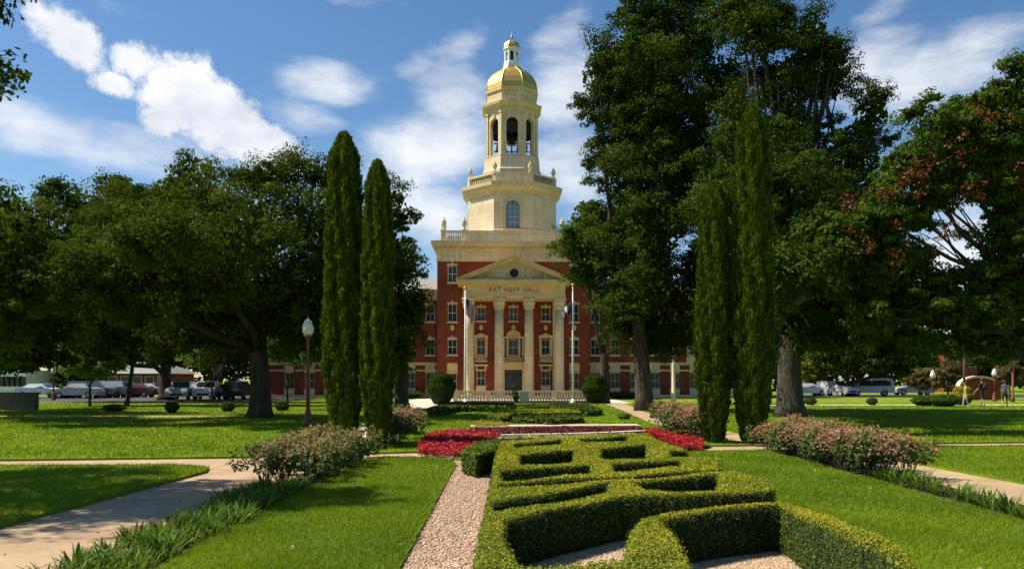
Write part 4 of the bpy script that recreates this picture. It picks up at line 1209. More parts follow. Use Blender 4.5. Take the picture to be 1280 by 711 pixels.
def flag_mats():
    m, nt, N, L, b = new_mat("striped_flag")
    tc = N.new("ShaderNodeTexCoord"); sp = N.new("ShaderNodeSeparateXYZ"); L.new(tc.outputs['UV'], sp.inputs[0])
    mu = N.new("ShaderNodeMath"); mu.operation = 'MULTIPLY'; mu.inputs[1].default_value = 6.5; L.new(sp.outputs[1], mu.inputs[0])
    fr = N.new("ShaderNodeMath"); fr.operation = 'FRACT'; L.new(mu.outputs[0], fr.inputs[0])
    gt = N.new("ShaderNodeMath"); gt.operation = 'GREATER_THAN'; gt.inputs[1].default_value = .5; L.new(fr.outputs[0], gt.inputs[0])
    mx = N.new("ShaderNodeMixRGB"); mx.inputs[1].default_value = lin((.40, .02, .03)); mx.inputs[2].default_value = lin((.7, .68, .66)); L.new(gt.outputs[0], mx.inputs[0])
    a = N.new("ShaderNodeMath"); a.operation = 'LESS_THAN'; a.inputs[1].default_value = .30; L.new(sp.outputs[0], a.inputs[0])
    c = N.new("ShaderNodeMath"); c.operation = 'GREATER_THAN'; c.inputs[1].default_value = .56; L.new(sp.outputs[1], c.inputs[0])
    an = N.new("ShaderNodeMath"); an.operation = 'MULTIPLY'; L.new(a.outputs[0], an.inputs[0]); L.new(c.outputs[0], an.inputs[1])
    m2 = N.new("ShaderNodeMixRGB"); m2.inputs[2].default_value = lin((.02, .03, .12)); L.new(an.outputs[0], m2.inputs[0]); L.new(mx.outputs[0], m2.inputs[1])
    L.new(m2.outputs[0], b.inputs['Base Color']); b.inputs['Roughness'].default_value = .8
    m_, nt, N, L, b = new_mat("tricolour_flag")
    tc = N.new("ShaderNodeTexCoord"); sp = N.new("ShaderNodeSeparateXYZ"); L.new(tc.outputs['UV'], sp.inputs[0])
    gt = N.new("ShaderNodeMath"); gt.operation = 'GREATER_THAN'; gt.inputs[1].default_value = .5; L.new(sp.outputs[1], gt.inputs[0])
    mx = N.new("ShaderNodeMixRGB"); mx.inputs[1].default_value = lin((.30, .02, .04)); mx.inputs[2].default_value = lin((.7, .68, .68)); L.new(gt.outputs[0], mx.inputs[0])
    a = N.new("ShaderNodeMath"); a.operation = 'LESS_THAN'; a.inputs[1].default_value = .36; L.new(sp.outputs[0], a.inputs[0])
    m2 = N.new("ShaderNodeMixRGB"); m2.inputs[2].default_value = lin((.03, .04, .16)); L.new(a.outputs[0], m2.inputs[0]); L.new(mx.outputs[0], m2.inputs[1])
    L.new(m2.outputs[0], b.inputs['Base Color']); b.inputs['Roughness'].default_value = .8
    return m, m_
FL1, FL2 = flag_mats()
def flagpole(px, d, ytop, yf0, yf1, mat, label, lean):
    k = d / FPX
    root = empty('flagpole', ((px - CXP) * k, d, 0), 0, label, 'flagpole', 'flagpoles in front of the portico')
    H = EYE + (HZ - ytop) * k
    MB().tube([(0, 0, 0), (0, 0, H * .5), (0, 0, H)], [.085, .07, .04], 12).build('pole', M['white'], root, True)
    MB().lathe([(.22, 0), (.22, .10), (.14, .16), (.12, .3)], 0, 0, 12).build('base', M['white'], root, True)
    MB().lathe([(.02, H), (.10, H + .06), (.13, H + .13), (.10, H + .2), (.01, H + .24)], 0, 0, 10).build('ball', M['gold'], root, True)
    # limp flag hanging in folds
    z1, z0 = EYE + (HZ - yf0) * k, EYE + (HZ - yf1) * k
    nu, nv = 26, 12
    V, uv, F = [], [], []
    for j in range(nv + 1):
        for i in range(nu + 1):
            u, v = i / nu, j / nv
            fold = .10 * sin(u * 15 + v * 1.3) * (0.25 + u)
            x = lean * (.07 + u * .95 * (.55 + .25 * v)) + fold * .35
            y = .12 * cos(u * 15 + .7 + v) * (.2 + u)
            z = z0 + .75 + (z1 - z0 - .75) * v - u * .75 * (1.05 - .2 * sin(u * 4))
            V.append((x, y, z)); uv.append((u, v))
    for j in range(nv):
        for i in range(nu):
            q = j * (nu + 1) + i; F.append((q, q + 1, q + nu + 2, q + nu + 1))
    me = bpy.data.meshes.new('flag'); me.from_pydata(V, [], F); ul = me.uv_layers.new(name='UVMap')
    for l in me.loops: ul.data[l.index].uv = uv[l.vertex_index]
    me.polygons.foreach_set("use_smooth", np.ones(len(me.polygons), dtype=bool)); me.materials.append(mat); me.update()
    link('flag', me, root)
flagpole(581.5, 60.5, 362, 372, 405, FL1, 'white flagpole with a limp red and white striped flag', 1)
flagpole(716, 61.0, 358, 376, 402, FL2, 'white flagpole with a limp white, red and blue flag', -1)

# ------------------------------------------------------------------ lamp posts and poles
def lamp_post(px, d, H, label, mat, group='lamp posts', s=1.0):
    root = empty('lamp_post', ((px - CXP) * d / FPX, d, 0), 0, label, 'lamp post', group)
    hp = H - .78 * s
    MB().lathe([(.20, 0), (.20, .10), (.15, .18), (.14, .45), (.09, .60), (.07, .75)], 0, 0, 12).build('base', mat, root, True)
    MB().lathe([(.068, .75), (.055, hp - .2), (.05, hp)], 0, 0, 12).build('pole', mat, root, True)
    MB().lathe([(.05, hp - .12), (.10, hp - .08), (.07, hp - .02), (.16 * s, hp + .04), (.17 * s, hp + .09)], 0, 0, 12).build('collar', mat, root, True)
    g = MB().lathe([(.13 * s, hp + .09), (.20 * s, hp + .22 * s), (.21 * s, hp + .36 * s), (.16 * s, hp + .50 * s), (.13 * s, hp + .56 * s)], 0, 0, 16).build('globe', M['globe'], root, True)
    MB().lathe([(.15 * s, hp + .56 * s), (.13 * s, hp + .62 * s), (.05 * s, hp + .68 * s), (.02, hp + .72 * s), (.008, H)], 0, 0, 12).build('cap', M['globe'], g, True)
    return root
lamp_post(385, 30.5, 4.2, 'brick-red lamp post with pale acorn globe on the sunlit lawn', M['lampred'], s=1.05)
lamp_post(1166, 64, 2.6, 'white-globed lamp post among the russet bushes', M['lampred'])
lamp_post(1243, 66, 2.75, 'white-globed lamp post behind the two walkers', M['lampred'])
lamp_post(811, 66, 3.3, 'slim reddish lamp post beside the forked tree trunk', M['lampred'])
lamp_post(67, 70, 3.0, 'pale-headed lamp post near the parked cars', M['lampred'])
pr = empty('utility_pole', ((1205 - 640) * .068, 68, 0), 0, 'tall brown pole standing behind the yellow bush', 'pole')
MB().tube([(0, 0, 0), (.02, 0, 2.6), (0, 0, 5.2)], [.11, .10, .08], 10).build('post', M['lampred'], pr, True)
MB().box(-.5, .5, -.05, .05, 4.6, 4.72).build('cross_arm', M['lampred'], pr)
pr = empty('street_light', ((1266 - 640) * .064, 64, 0), 0, 'reddish street light with a curved arm near the right edge', 'street light')
MB().lathe([(.16, 0), (.16, .3), (.09, .4), (.07, 3.3)], 0, 0, 10).build('post', M['lampred'], pr, True)
MB().tube([(0, 0, 3.3), (-.1, 0, 3.55), (-.4, 0, 3.7), (-.8, 0, 3.68)], [.07, .06, .05, .05], 8).build('arm', M['lampred'], pr, True)
MB().lathe([(.16, 3.5), (.2, 3.56), (.12, 3.7)], -.8, 0, 10).build('lamp_head', M['globe'], pr, True)
pr = empty('light_column', ((842 - 640) * .066, 66, 0), 0, 'thick white column standing before the end of the wing', 'column')
MB().lathe([(.24, 0), (.24, .2), (.17, .3), (.15, 4.9), (.2, 5.0), (.2, 5.1)], 0, 0, 14).build('shaft', M['stone2'], pr, True)
MB().lathe([(.12, 5.1), (.2, 5.3), (.2, 5.5), (.1, 5.7)], 0, 0, 12).build('head', M['globe'], pr, True)

# ------------------------------------------------------------------ cypresses
def cypress(px, py, top, wpx, seed, label, n=34000, tips=((0, 0),)):
    x, y = G(px, py); k = y / FPX
    H = EYE + (HZ - top) * k; R = wpx * k / 2 * .92
    rng = np.random.default_rng(seed)
    root = empty('cypress', (x, y, 0), 0, label, 'cypress', 'columnar cypresses flanking the garden')
    def prof(t): return R * np.clip(np.minimum(.55 + 1.9 * t, 1.0) * np.where(t > .4, 1 - .36 * (np.maximum(t - .4, 0) / .6) ** 1.15, 1) * np.clip((1.0 - t) / .085, 0, 1) ** .55, .0, 1)
    def stem(Hs, Rs, off, n, seed):
        t = rng.random(n) ** .95; a = rng.uniform(0, 2 * pi, n)
        flute = 1 + .09 * np.sin(a * 5 + seed) + .08 * np.sin(a * 9 + t * 14 + seed * 2) + .07 * np.sin(t * 47 + a * 4 + seed) + .05 * np.sin(t * 90 - a * 7)
        r = prof(t) * Rs * flute * (1 - .30 * rng.random(n) ** 1.7)
        z = .10 + t * (Hs - .10)
        P = np.stack([off[0] * t + r * np.cos(a), off[1] * t + r * np.sin(a), z], 1)
        rad = np.stack([np.cos(a), np.sin(a), np.zeros(n)], 1)
        U = unit(np.array([0, 0, .85]) + rad * .55 + rng.normal(size=(n, 3)) * .25)
        N_ = unit(rad + rng.normal(size=(n, 3)) * .5)
        l = rng.uniform(.09, .24, n)
        clump = .5 + .5 * np.sin(a * 7 + np.sin(t * 30 + seed) * 2)
        tone = np.clip(rng.normal(.38, .17, n) + (clump - .5) * .22, 0, 1)
        return P, U, N_, l, tone
    parts = [stem(H, 1.0, (0, 0), n, seed)]
    for (dx, dz) in tips[1:]: parts.append(stem(H + dz, .62, (dx, 0), n // 3, seed + 7))
    for q in range(9):
        aa = rng.uniform(0, 2 * pi); hh = H * rng.uniform(.80, 1.0); oo = R * rng.uniform(.15, .50)
        parts.append(stem(hh, rng.uniform(.28, .46), (oo * cos(aa), oo * sin(aa)), n // 16, seed + 20 + q))
    P, U, N_, l, tone = [np.concatenate(q) for q in zip(*parts)]
    V, F = cards(P, U, N_, l * .32, l)
    link('foliage', np_mesh('foliage', V, F, M['cypress'], {'rnd': tone}), root)
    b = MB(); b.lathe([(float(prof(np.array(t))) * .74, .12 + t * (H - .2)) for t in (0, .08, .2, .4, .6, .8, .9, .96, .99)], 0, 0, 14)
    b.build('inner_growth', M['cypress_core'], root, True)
    MB().tube([(0, 0, -.05), (0, 0, .25), (0, 0, .6)], [.16, .13, .12], 8).build('trunk', M['bark'], root, True)
cypress(430, 555, 167, 54, 1, 'dark cypress next to the red lamp post, tallest of its pair', 42000)
cypress(472, 559, 202, 42, 2, 'slim dark cypress touching the taller one beside the lamp post')
cypress(892, 553, 229, 46, 3, 'shorter sunlit cypress standing left of the tall twin-tipped one')
cypress(940, 554, 134, 54, 4, 'tall sunlit twin-tipped cypress behind the long pink rose row', 46000, ((0, 0), (.26, -.5)))

# ------------------------------------------------------------------ trees
OAK_G = 'broad trees shading the lawns'
tree('oak_tree', 'broad dark oak with a thick trunk beside the red lamp post', G(325, 522), .52, 4.2,
     LB(37.5, (335, 285, 85, 70), (250, 262, 70, 62), (410, 275, 62, 62), (300, 350, 95, 62, -2), (395, 360, 75, 62, 1), (215, 345, 70, 62, 1), (240, 222, 46, 36, 2), (345, 225, 60, 28, 1), (395, 215, 40, 24, 2), (330, 400, 90, 38), (440, 320, 50, 70, 3), (180, 285, 55, 55, 3), (255, 400, 60, 36, -1), (385, 425, 52, 24), (215, 428, 50, 22), (290, 425, 40, 18, 1), (420, 390, 44, 50, 1), (235, 330, 60, 50, -6), (310, 300, 60, 50, -6), (280, 360, 60, 40, -5), (145, 325, 46, 46, -3), (195, 310, 56, 46, -5), (120, 375, 36, 36, -2), (170, 370, 50, 40, -5), (120, 330, 46, 42, -6), (170, 300, 46, 42, -8), (92, 345, 42, 42, -6), (215, 300, 46, 42, -9)),
     150000, .135, M['oak'], M['bark'], 101, OAK_G, .95)
tree('oak_tree', 'dark oak forking low behind, in front of the parked cars', G(207, 499), .62, 3.0,
     LB(66, (130, 295, 70, 62), (95, 285, 42, 46), (190, 360, 80, 55), (110, 370, 70, 50), (210, 420, 60, 34), (140, 235, 34, 22), (90, 250, 30, 28), (60, 330, 40, 50), (150, 430, 60, 26), (80, 430, 60, 26), (240, 300, 50, 60)),
     52000, .26, M['oak'], M['bark'], 102, OAK_G, 1.5)
tree('oak_tree', 'smaller multi-stemmed oak just before the silver parked cars', G(268, 496), .42, 1.6,
     LB(74, (262, 420, 42, 34), (300, 400, 50, 40), (240, 390, 40, 36), (275, 440, 46, 16)), 15000, .24, M['oak'], M['bark'], 103, OAK_G, 1.2)
tree('slender_tree', 'tree on two slim leaning stems, standing before the brick house', (-26.5, 55), .16, 3.4,
     LB(55, (140, 345, 56, 56), (185, 330, 56, 50), (150, 405, 56, 40), (200, 300, 40, 44), (110, 320, 44, 50), (165, 420, 40, 26), (215, 250, 36, 40), (160, 265, 40, 36)),
     60000, .19, M['oak'], M['bark'], 106, OAK_G, 1.1, lean=(.5, 0))
tree('oak_tree', 'shaded broad tree cut by the edge of the picture, at the far left', (-26.5, 38), .5, 4.0,
     LB(43, (5, 265, 42, 48), (-30, 330, 70, 70), (25, 350, 50, 60), (10, 420, 60, 40), (-40, 420, 60, 46), (45, 300, 32, 40), (60, 400, 45, 46), (20, 450, 40, 22), (70, 448, 40, 16), (-20, 330, 60, 50, -6), (10, 360, 50, 50, -5), (30, 380, 50, 50, 6), (-60, 360, 70, 60, -5), (-90, 330, 80, 60, 2), (0, 290, 46, 46, -9), (-40, 340, 60, 60, -8), (25, 370, 40, 40, -9), (-20, 400, 60, 36, -8), (35, 300, 40, 40, -7), (0, 300, 46, 46, -12), (-40, 350, 50, 46, -12), (20, 360, 40, 40, -12)),
     80000, .19, M['oak'], M['bark'], 104, OAK_G, 1.1)
tree('oak_tree', 'dark tree behind the cypress pair, overhanging the brick wing', (-6.9, 50), .45, 3.6,
     LB(48, (492, 265, 26, 40), (500, 330, 28, 44), (470, 330, 50, 80), (505, 395, 34, 44), (460, 420, 50, 46), (518, 380, 24, 34), (500, 440, 28, 22), (430, 350, 50, 70)),
     36000, .19, M['oak'], M['bark'], 105, OAK_G, 1.0)
tree('small_tree', 'bright green small tree catching sun under the oaks', (-28.5, 54), .10, 1.3,
     LB(54, (92, 445, 26, 24), (118, 430, 28, 20), (140, 450, 28, 24), (112, 462, 34, 16)), 9000, .17, M['bright'], M['bark'], 111, 'small sunlit trees', .6)
tree('small_tree', 'bright green sapling lit by sun between the two forked oaks', (-22.5, 60), .10, 1.3,
     LB(60, (250, 440, 24, 20), (268, 425, 22, 18), (238, 425, 18, 16)), 5000, .18, M['bright'], M['bark'], 112, 'small sunlit trees', .6)
tree('small_tree', 'bright green sapling showing just behind the lamp globe', (-13.2, 47), .09, 1.2,
     LB(47, (352, 432, 24, 20), (385, 425, 24, 18), (372, 445, 30, 12), (400, 440, 16, 14)), 6000, .15, M['bright'], M['bark'], 113, 'small sunlit trees', .5)
tree('small_tree', 'pale leafed branches of a sunlit tree at the left edge', (-25.5, 36), .10, 2.0,
     LB(36, (5, 400, 20, 16), (18, 425, 18, 14), (0, 448, 26, 12)), 3500, .14, M['bright'], M['bark'], 114, 'small sunlit trees', .5)

tree('pecan_tree', 'towering dark tree with a leaning forked trunk, in front of the brick wing', G(806, 513), .50, 7.0,
     LB(47, (790, 95, 62, 70), (752, 95, 34, 50), (850, 45, 60, 56), (775, 165, 46, 56), (845, 150, 62, 70), (790, 240, 48, 62), (860, 245, 56, 66), (800, 325, 50, 52), (848, 372, 44, 48), (765, 300, 26, 38), (900, 105, 44, 50), (800, 18, 44, 44), (850, -25, 70, 40), (800, 400, 32, 36), (880, 330, 40, 50), (815, 418, 40, 22), (845, 420, 36, 22), (780, 375, 34, 40), (820, 280, 50, 60, -3), (815, 350, 44, 50, -3), (830, 200, 50, 60, -3), (815, 100, 50, 60, -3)),
     190000, .155, M['pecan'], M['bark_grey'], 121, OAK_G, 1.05, lean=(-.4, 0))
tree('pecan_tree', 'huge dark tree with thick trunk rising behind the tall twin-tipped cypress', G(988, 521), .62, 5.4,
     LB(39.5, (955, 35, 58, 44), (1015, 52, 34, 34), (985, 165, 52, 44), (925, 170, 50, 62, 1), (1010, 235, 70, 66), (1065, 200, 44, 62), (1088, 145, 28, 40, 2), (955, 300, 66, 70), (1050, 318, 72, 60), (1010, 395, 76, 36), (925, 15, 50, 36, 1), (900, 255, 40, 66, 2), (1095, 270, 40, 60, 2), (930, 385, 50, 40, 1), (1095, 385, 50, 44, 2), (965, 95, 34, 26, 1), (1005, 105, 26, 20), (990, 330, 60, 56, -3), (1010, 270, 60, 50, -3), (985, 400, 60, 26, -3), (1030, 425, 70, 20, -1), (940, 425, 50, 22), (960, 210, 50, 50, -3), (1040, 60, 20, 24), (1075, 345, 44, 50, -1), (1125, 425, 50, 20, 2), (1040, 330, 60, 56, -6), (1080, 380, 50, 36, -5), (990, 250, 50, 50, -6), (935, 300, 46, 50, -8), (1000, 310, 56, 46, -9), (1045, 350, 46, 36, -9), (900, 270, 36, 46, -6), (960, 370, 50, 36, -9), (1010, 330, 46, 36, -13), (955, 330, 36, 36, -13), (1060, 350, 46, 36, -12), (1000, 88, 40, 30), (1035, 105, 26, 34, 1), (970, 120, 40, 26)),
     230000, .145, M['pecan'], M['bark_grey'], 122, OAK_G, .95)
def seed_pods(root, rng):
    spots = LB(26.5, (1050, 262, 16, 14), (1085, 250, 14, 12), (1132, 215, 16, 12), (1158, 298, 12, 14), (1218, 160, 22, 14), (1246, 176, 16, 10), (1200, 150, 12, 10), (1045, 300, 10, 10), (1150, 330, 10, 10), (1275, 95, 12, 12), (1105, 285, 12, 10), (1170, 200, 24, 20), (1060, 320, 18, 16), (1190, 250, 20, 16), (1120, 240, 20, 20), (1260, 230, 24, 24), (1100, 320, 18, 16))
    spots = [(s[0] - root.location.x, s[1] - root.location.y - 1.2) + tuple(s[2:]) for s in spots]
    P, nr, tn, _ = lobe_leaves(spots, 2000, .22, rng, per=7)
    V, F = cards(P, np.cross(nr, unit(rng.normal(size=P.shape))), nr, .07, .09)
    tag(link('seed_pods', np_mesh('seed_pods', V, F, M['seed'], {'rnd': tn}), root), kind='stuff')
tree('raintree', 'leafy green tree with rusty red seed pods leaning in from the right edge', (18.6, 26.5), .32, 2.6,
     LB(26.5, (1180, 165, 44, 46), (1235, 145, 48, 46), (1280, 120, 44, 44), (1135, 205, 34, 40), (1095, 265, 40, 32), (1145, 268, 34, 30), (1120, 335, 52, 40), (1175, 385, 56, 36), (1250, 385, 52, 40), (1262, 300, 44, 60), (1235, 225, 38, 42), (1060, 290, 34, 30), (1160, 428, 50, 16), (1230, 432, 50, 16), (1310, 200, 60, 90), (1320, 350, 60, 70), (1085, 400, 36, 30), (1200, 345, 14, 12), (1292, 425, 50, 18), (1205, 210, 40, 34), (1165, 235, 34, 34), (1255, 190, 40, 40), (1100, 330, 40, 40, 1), (1140, 380, 46, 36, 1), (1225, 345, 22, 26), (1215, 390, 44, 30), (1275, 250, 36, 50), (1270, 360, 44, 40)),
     150000, .125, M['rain'], M['bark'], 123, OAK_G, .55, extra=seed_pods)
tree('oak_tree', 'mid green tree peeping out between the tower and the towering tree', (6.9, 60), .4, 4.0,
     LB(60, (738, 272, 34, 32), (716, 305, 22, 34), (748, 325, 34, 38), (770, 290, 34, 44), (730, 345, 24, 20), (765, 372, 30, 26)), 24000, .20, M['rain'], M['bark'], 124, OAK_G, 1.1)
tree('live_oak', 'wide live oak with a black forked trunk beside the white van', ((1063 - 640) * .088, 88, 0)[:2], .55, 1.3,
     LB(88, (1060, 452, 40, 16), (1105, 450, 46, 20), (1150, 455, 36, 20), (1030, 445, 30, 16), (1085, 432, 50, 14), (1130, 430, 46, 14)), 20000, .30, M['rain'], M['bark'], 125, OAK_G, 1.3)
tree('small_tree', 'yellow-green small tree to the right of the thick grey trunk', ((1018 - 640) * .09, 90), .13, 1.3,
     LB(90, (1006, 468, 11, 13), (1028, 464, 14, 14), (1018, 456, 12, 8)), 3500, .25, M['yellow'], M['bark'], 126, 'small sunlit trees', .6)
for (px, py, w, h, d, mat, lab) in ((1185, 470, 20, 16, 74, 'russet', 'russet-leaved round tree left of the tall brown pole'), (1225, 448, 34, 18, 92, 'rain', 'green tree beyond the walkers and the brick wall'),
                                    (1262, 470, 18, 18, 72, 'russet', 'russet-leaved tree by the reddish street light'), (1150, 476, 18, 14, 78, 'russet', 'reddish brown bushy tree beside the parked white van')):
    tree('small_tree', lab, ((px - 640) * d / FPX, d), .10, 1.0, LB(d, (px - w * .4, py, w * .7, h * .8), (px + w * .4, py - 2, w * .7, h * .8), (px, py - h * .5, w * .6, h * .6)), 4500, .20, M[mat], M['bark'], int(px), 'small trees beyond the walk', .5)
# tree just outside the frame on the left: its lowest twigs hang into the corner, its shade falls across the walk
tree('oak_tree', 'overhanging oak twigs in the top corner', (-15.2, 12.2), .34, 4.4,
     [(-8.8, 12.5, 7.1, .95, 1.0, 1.0), (-8.85, 12.9, 8.2, .9, .9, .8), (-9.35, 12.6, 7.3, 1.25, 1.3, 1.2), (-9.9, 12.2, 7.9, 1.3, 1.3, 1.2), (-11.0, 13.0, 8.2, 1.7, 1.8, 1.5), (-12.8, 12.5, 8.8, 2.4, 2.6, 2.0), (-15.5, 13.5, 8.0, 2.6, 2.8, 2.2), (-12.6, 10.0, 7.4, 1.3, 1.3, 1.1), (-14.0, 15.5, 7.4, 2.0, 2.0, 1.6)],
     52000, .11, M['oak'], M['bark'], 130, OAK_G, .5, per=20)

# far wood behind everything, one mass
def far_wood(name, label, segs, n, seed, leaf=.55):
    rng = np.random.default_rng(seed)
    lobes = []
    for (x0, x1, y, h) in segs:
        m = int(abs(x1 - x0) / 4)
        for i in range(m):
            hh = h * rng.uniform(.75, 1.2)
            lobes.append((x0 + (x1 - x0) * (i + rng.random()) / m, y + rng.uniform(-4, 4), hh * .55, 3.6, 3.6, hh * .5))
    P, nr, tn, _ = lobe_leaves(lobes, n, 1.6, rng, per=70)
    P[:, 2] = np.maximum(P[:, 2], .1)
    l = leaf * rng.uniform(.7, 1.3, len(P))
    V, F = cards(P, np.cross(nr, unit(rng.normal(size=P.shape))), nr, l * .7, l)
    tag(link(name, np_mesh(name, V, F, M['oak'], {'rnd': tn})), label, 'trees', kind='stuff')
far_wood('distant_woods', 'distant mass of dark trees along the horizon', [(-130, -24, 122, 12), (27, 150, 125, 11)], 120000, 41, .85)

# ------------------------------------------------------------------ shrubs
def round_shrub(px, py, wpx, hpx, label, mat, seed, n=7000, leaf=.08, group=None, name='round_shrub'):
    x, y = G(px, py); k = y / FPX; R = wpx * k / 2; H = hpx * k
    rng = np.random.default_rng(seed)
    root = empty(name, (x, y, 0), 0, label, 'shrub', group)
    d = unit(rng.normal(size=(n, 3))); d[:, 2] = np.abs(d[:, 2]) * np.where(rng.random(n) < .25, -.5, 1)
    bump = 1 + .05 * np.sin(d[:, 0] * 9 + seed) * np.cos(d[:, 1] * 8) + .05 * np.sin(d[:, 2] * 11)
    rr = bump * (1 - .14 * rng.random(n) ** 2)
    P = np.stack([d[:, 0] * R * rr, d[:, 1] * R * rr, H * .46 + d[:, 2] * H * .54 * rr], 1); P[:, 2] = np.maximum(P[:, 2], .03)
    N_ = unit(d + rng.normal(size=(n, 3)) * .5)
    l = leaf * rng.uniform(.7, 1.3, n)
    V, F = cards(P, np.cross(N_, unit(rng.normal(size=P.shape))), N_, l * .6, l)
    link('foliage', np_mesh('foliage', V, F, mat, {'rnd': np.clip(rng.normal(.4, .18, n), 0, 1)}), root)
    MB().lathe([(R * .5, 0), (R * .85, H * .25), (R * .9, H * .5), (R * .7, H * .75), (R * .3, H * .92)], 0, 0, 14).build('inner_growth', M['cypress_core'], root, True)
    return root
round_shrub(551.5, 505, 36, 40, 'big round clipped shrub beside the striped-flag pole', M['pecan'], 51, 9000, .11, 'round shrubs flanking the portico')
round_shrub(744, 504, 34, 37, 'big round clipped shrub at the right end of the balustrade', M['pecan'], 52, 9000, .11, 'round shrubs flanking the portico')
for (px, py, w, h, lab) in ((215, 515.5, 17, 13, 'small dark ball shrub below the forked oak'), (285, 514.5, 17, 12, 'small dark ball shrub left of the thick oak trunk'), (352, 513, 17, 12, 'small dark ball shrub right of the thick oak trunk'),
                            (143, 514, 26, 9, 'low spreading dark shrub on the shaded lawn'), (75, 497, 30, 12, 'wide bright bush near the grey wall and parked cars'),
                            (1013, 506, 15, 9, 'small black-green shrub by the far walk, near the yellow tree'), (1090, 506, 13, 9, 'small black-green shrub by the far walk, before the white van'),
                            (1155, 507, 30, 13, 'dark rounded bush at the end of the far walk'), (1180, 508, 36, 16, 'dark blue-green bush beside the walkers'), (510, 497, 40, 10, 'dark foundation shrub below the brick wing windows'), (853, 496, 20, 9, 'dark square foundation shrub below the stone-framed window'),
                            (780, 497, 44, 8, 'low foundation shrub row end behind the round shrub'), (600, 575, 10, 7, 'tiny shrub at the head of the gravel path')):
    round_shrub(px, py, w, h, lab, M['bright'] if 'bright' in lab else M['rain'], int(px) + 3, 2600, .10, 'low shrubs')
round_shrub(1203, 506, 26, 24, 'yellow flowering bush behind the walkers', M['yellow'], 77, 3000, .11)

# far garden: low hedges, yellow-green knots
def ell(px, py, w, h, n=20, t=0):
    return [G(px + w * cos(a), py + h * sin(a)) for a in np.linspace(0, 2 * pi, n, endpoint=False)]
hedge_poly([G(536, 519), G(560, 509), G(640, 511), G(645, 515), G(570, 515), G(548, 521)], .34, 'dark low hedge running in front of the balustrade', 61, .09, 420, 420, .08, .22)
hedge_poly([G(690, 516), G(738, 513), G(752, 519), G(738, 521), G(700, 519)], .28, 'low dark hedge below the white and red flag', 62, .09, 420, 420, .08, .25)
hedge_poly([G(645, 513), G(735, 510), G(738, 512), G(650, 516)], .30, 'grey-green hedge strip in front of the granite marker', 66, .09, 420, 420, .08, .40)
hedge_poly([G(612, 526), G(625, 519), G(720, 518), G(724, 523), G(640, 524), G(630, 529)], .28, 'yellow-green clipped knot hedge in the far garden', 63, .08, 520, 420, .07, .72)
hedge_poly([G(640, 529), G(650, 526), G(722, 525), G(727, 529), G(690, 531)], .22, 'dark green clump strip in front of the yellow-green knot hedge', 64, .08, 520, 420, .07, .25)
round_shrub(780, 524, 16, 8, 'small green mound beside the bending tan walk', M['bright'], 65, 1500, .09, 'low shrubs')

# ------------------------------------------------------------------ flower beds (uncountable)
def flower_bed(name, poly, h, n, size, mat, seed, label, z=.0, cat='flowers', lump=9.0):
    rng = np.random.default_rng(seed)
    xs = [p[0] for p in poly]; ys = [p[1] for p in poly]
    x = rng.uniform(min(xs), max(xs), n * 4); y = rng.uniform(min(ys), max(ys), n * 4)
    k = inside(poly, x, y); x, y = x[k][:n], y[k][:n]; n = len(x)
    hz = h * (.72 + .28 * np.sin(x * lump) * np.sin(y * lump * .8 + x * 2))
    u = rng.random(n) ** .5
    P = np.stack([x, y, z + hz * u], 1)
    N_ = unit(np.array([0, -.2, .9]) + rng.normal(size=(n, 3)) * .6)
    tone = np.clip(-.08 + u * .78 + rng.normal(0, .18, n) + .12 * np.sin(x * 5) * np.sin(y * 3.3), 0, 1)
    l = size * rng.uniform(.7, 1.3, n)
    V, F = cards(P, np.cross(N_, unit(rng.normal(size=P.shape))), N_, l * .8, l)
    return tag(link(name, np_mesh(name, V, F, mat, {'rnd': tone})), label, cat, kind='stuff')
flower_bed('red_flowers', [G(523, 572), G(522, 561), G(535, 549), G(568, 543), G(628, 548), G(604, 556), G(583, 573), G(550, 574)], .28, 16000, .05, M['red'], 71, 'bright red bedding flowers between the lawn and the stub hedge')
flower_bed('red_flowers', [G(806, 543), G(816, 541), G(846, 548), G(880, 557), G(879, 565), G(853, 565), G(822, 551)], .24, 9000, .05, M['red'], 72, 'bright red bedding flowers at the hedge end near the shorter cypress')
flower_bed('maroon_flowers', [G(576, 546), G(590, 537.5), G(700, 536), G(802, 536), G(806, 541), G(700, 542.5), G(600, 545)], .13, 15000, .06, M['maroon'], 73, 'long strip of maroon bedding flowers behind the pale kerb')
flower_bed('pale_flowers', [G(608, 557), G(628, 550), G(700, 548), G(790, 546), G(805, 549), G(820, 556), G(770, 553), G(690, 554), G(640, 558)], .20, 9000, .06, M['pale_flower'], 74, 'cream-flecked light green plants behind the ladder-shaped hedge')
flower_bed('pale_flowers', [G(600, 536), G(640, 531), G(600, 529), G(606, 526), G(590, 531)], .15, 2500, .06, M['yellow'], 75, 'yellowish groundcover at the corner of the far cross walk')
# pale kerbs round the beds
def kerb(pts, w, h, label, mat='pale_stone'):
    b = MB()
    path = [Vector((x, y, 0)) for x, y in pts]
    for i in range(len(path) - 1):
        a, c = path[i], path[i + 1]; n = (c - a).cross(Vector((0, 0, 1))).normalized() * w / 2
        b.prism([tuple((a + n).xy), tuple((c + n).xy), tuple((c - n).xy), tuple((a - n).xy)], -.02, h - .001 * (i % 2))
    return tag(b.build('stone_kerb', M[mat]), label, 'kerb')
kerb([G(566, 548.5), G(585, 547.5), G(640, 546), G(700, 545), G(760, 543), G(812, 540.5)], .30, .09, 'pale stone kerb curving along the front of the maroon strip')
kerb([G(598, 535.5), G(700, 534), G(798, 533.5)], .45, .07, 'tan stone edging behind the maroon flower strip', 'concrete')

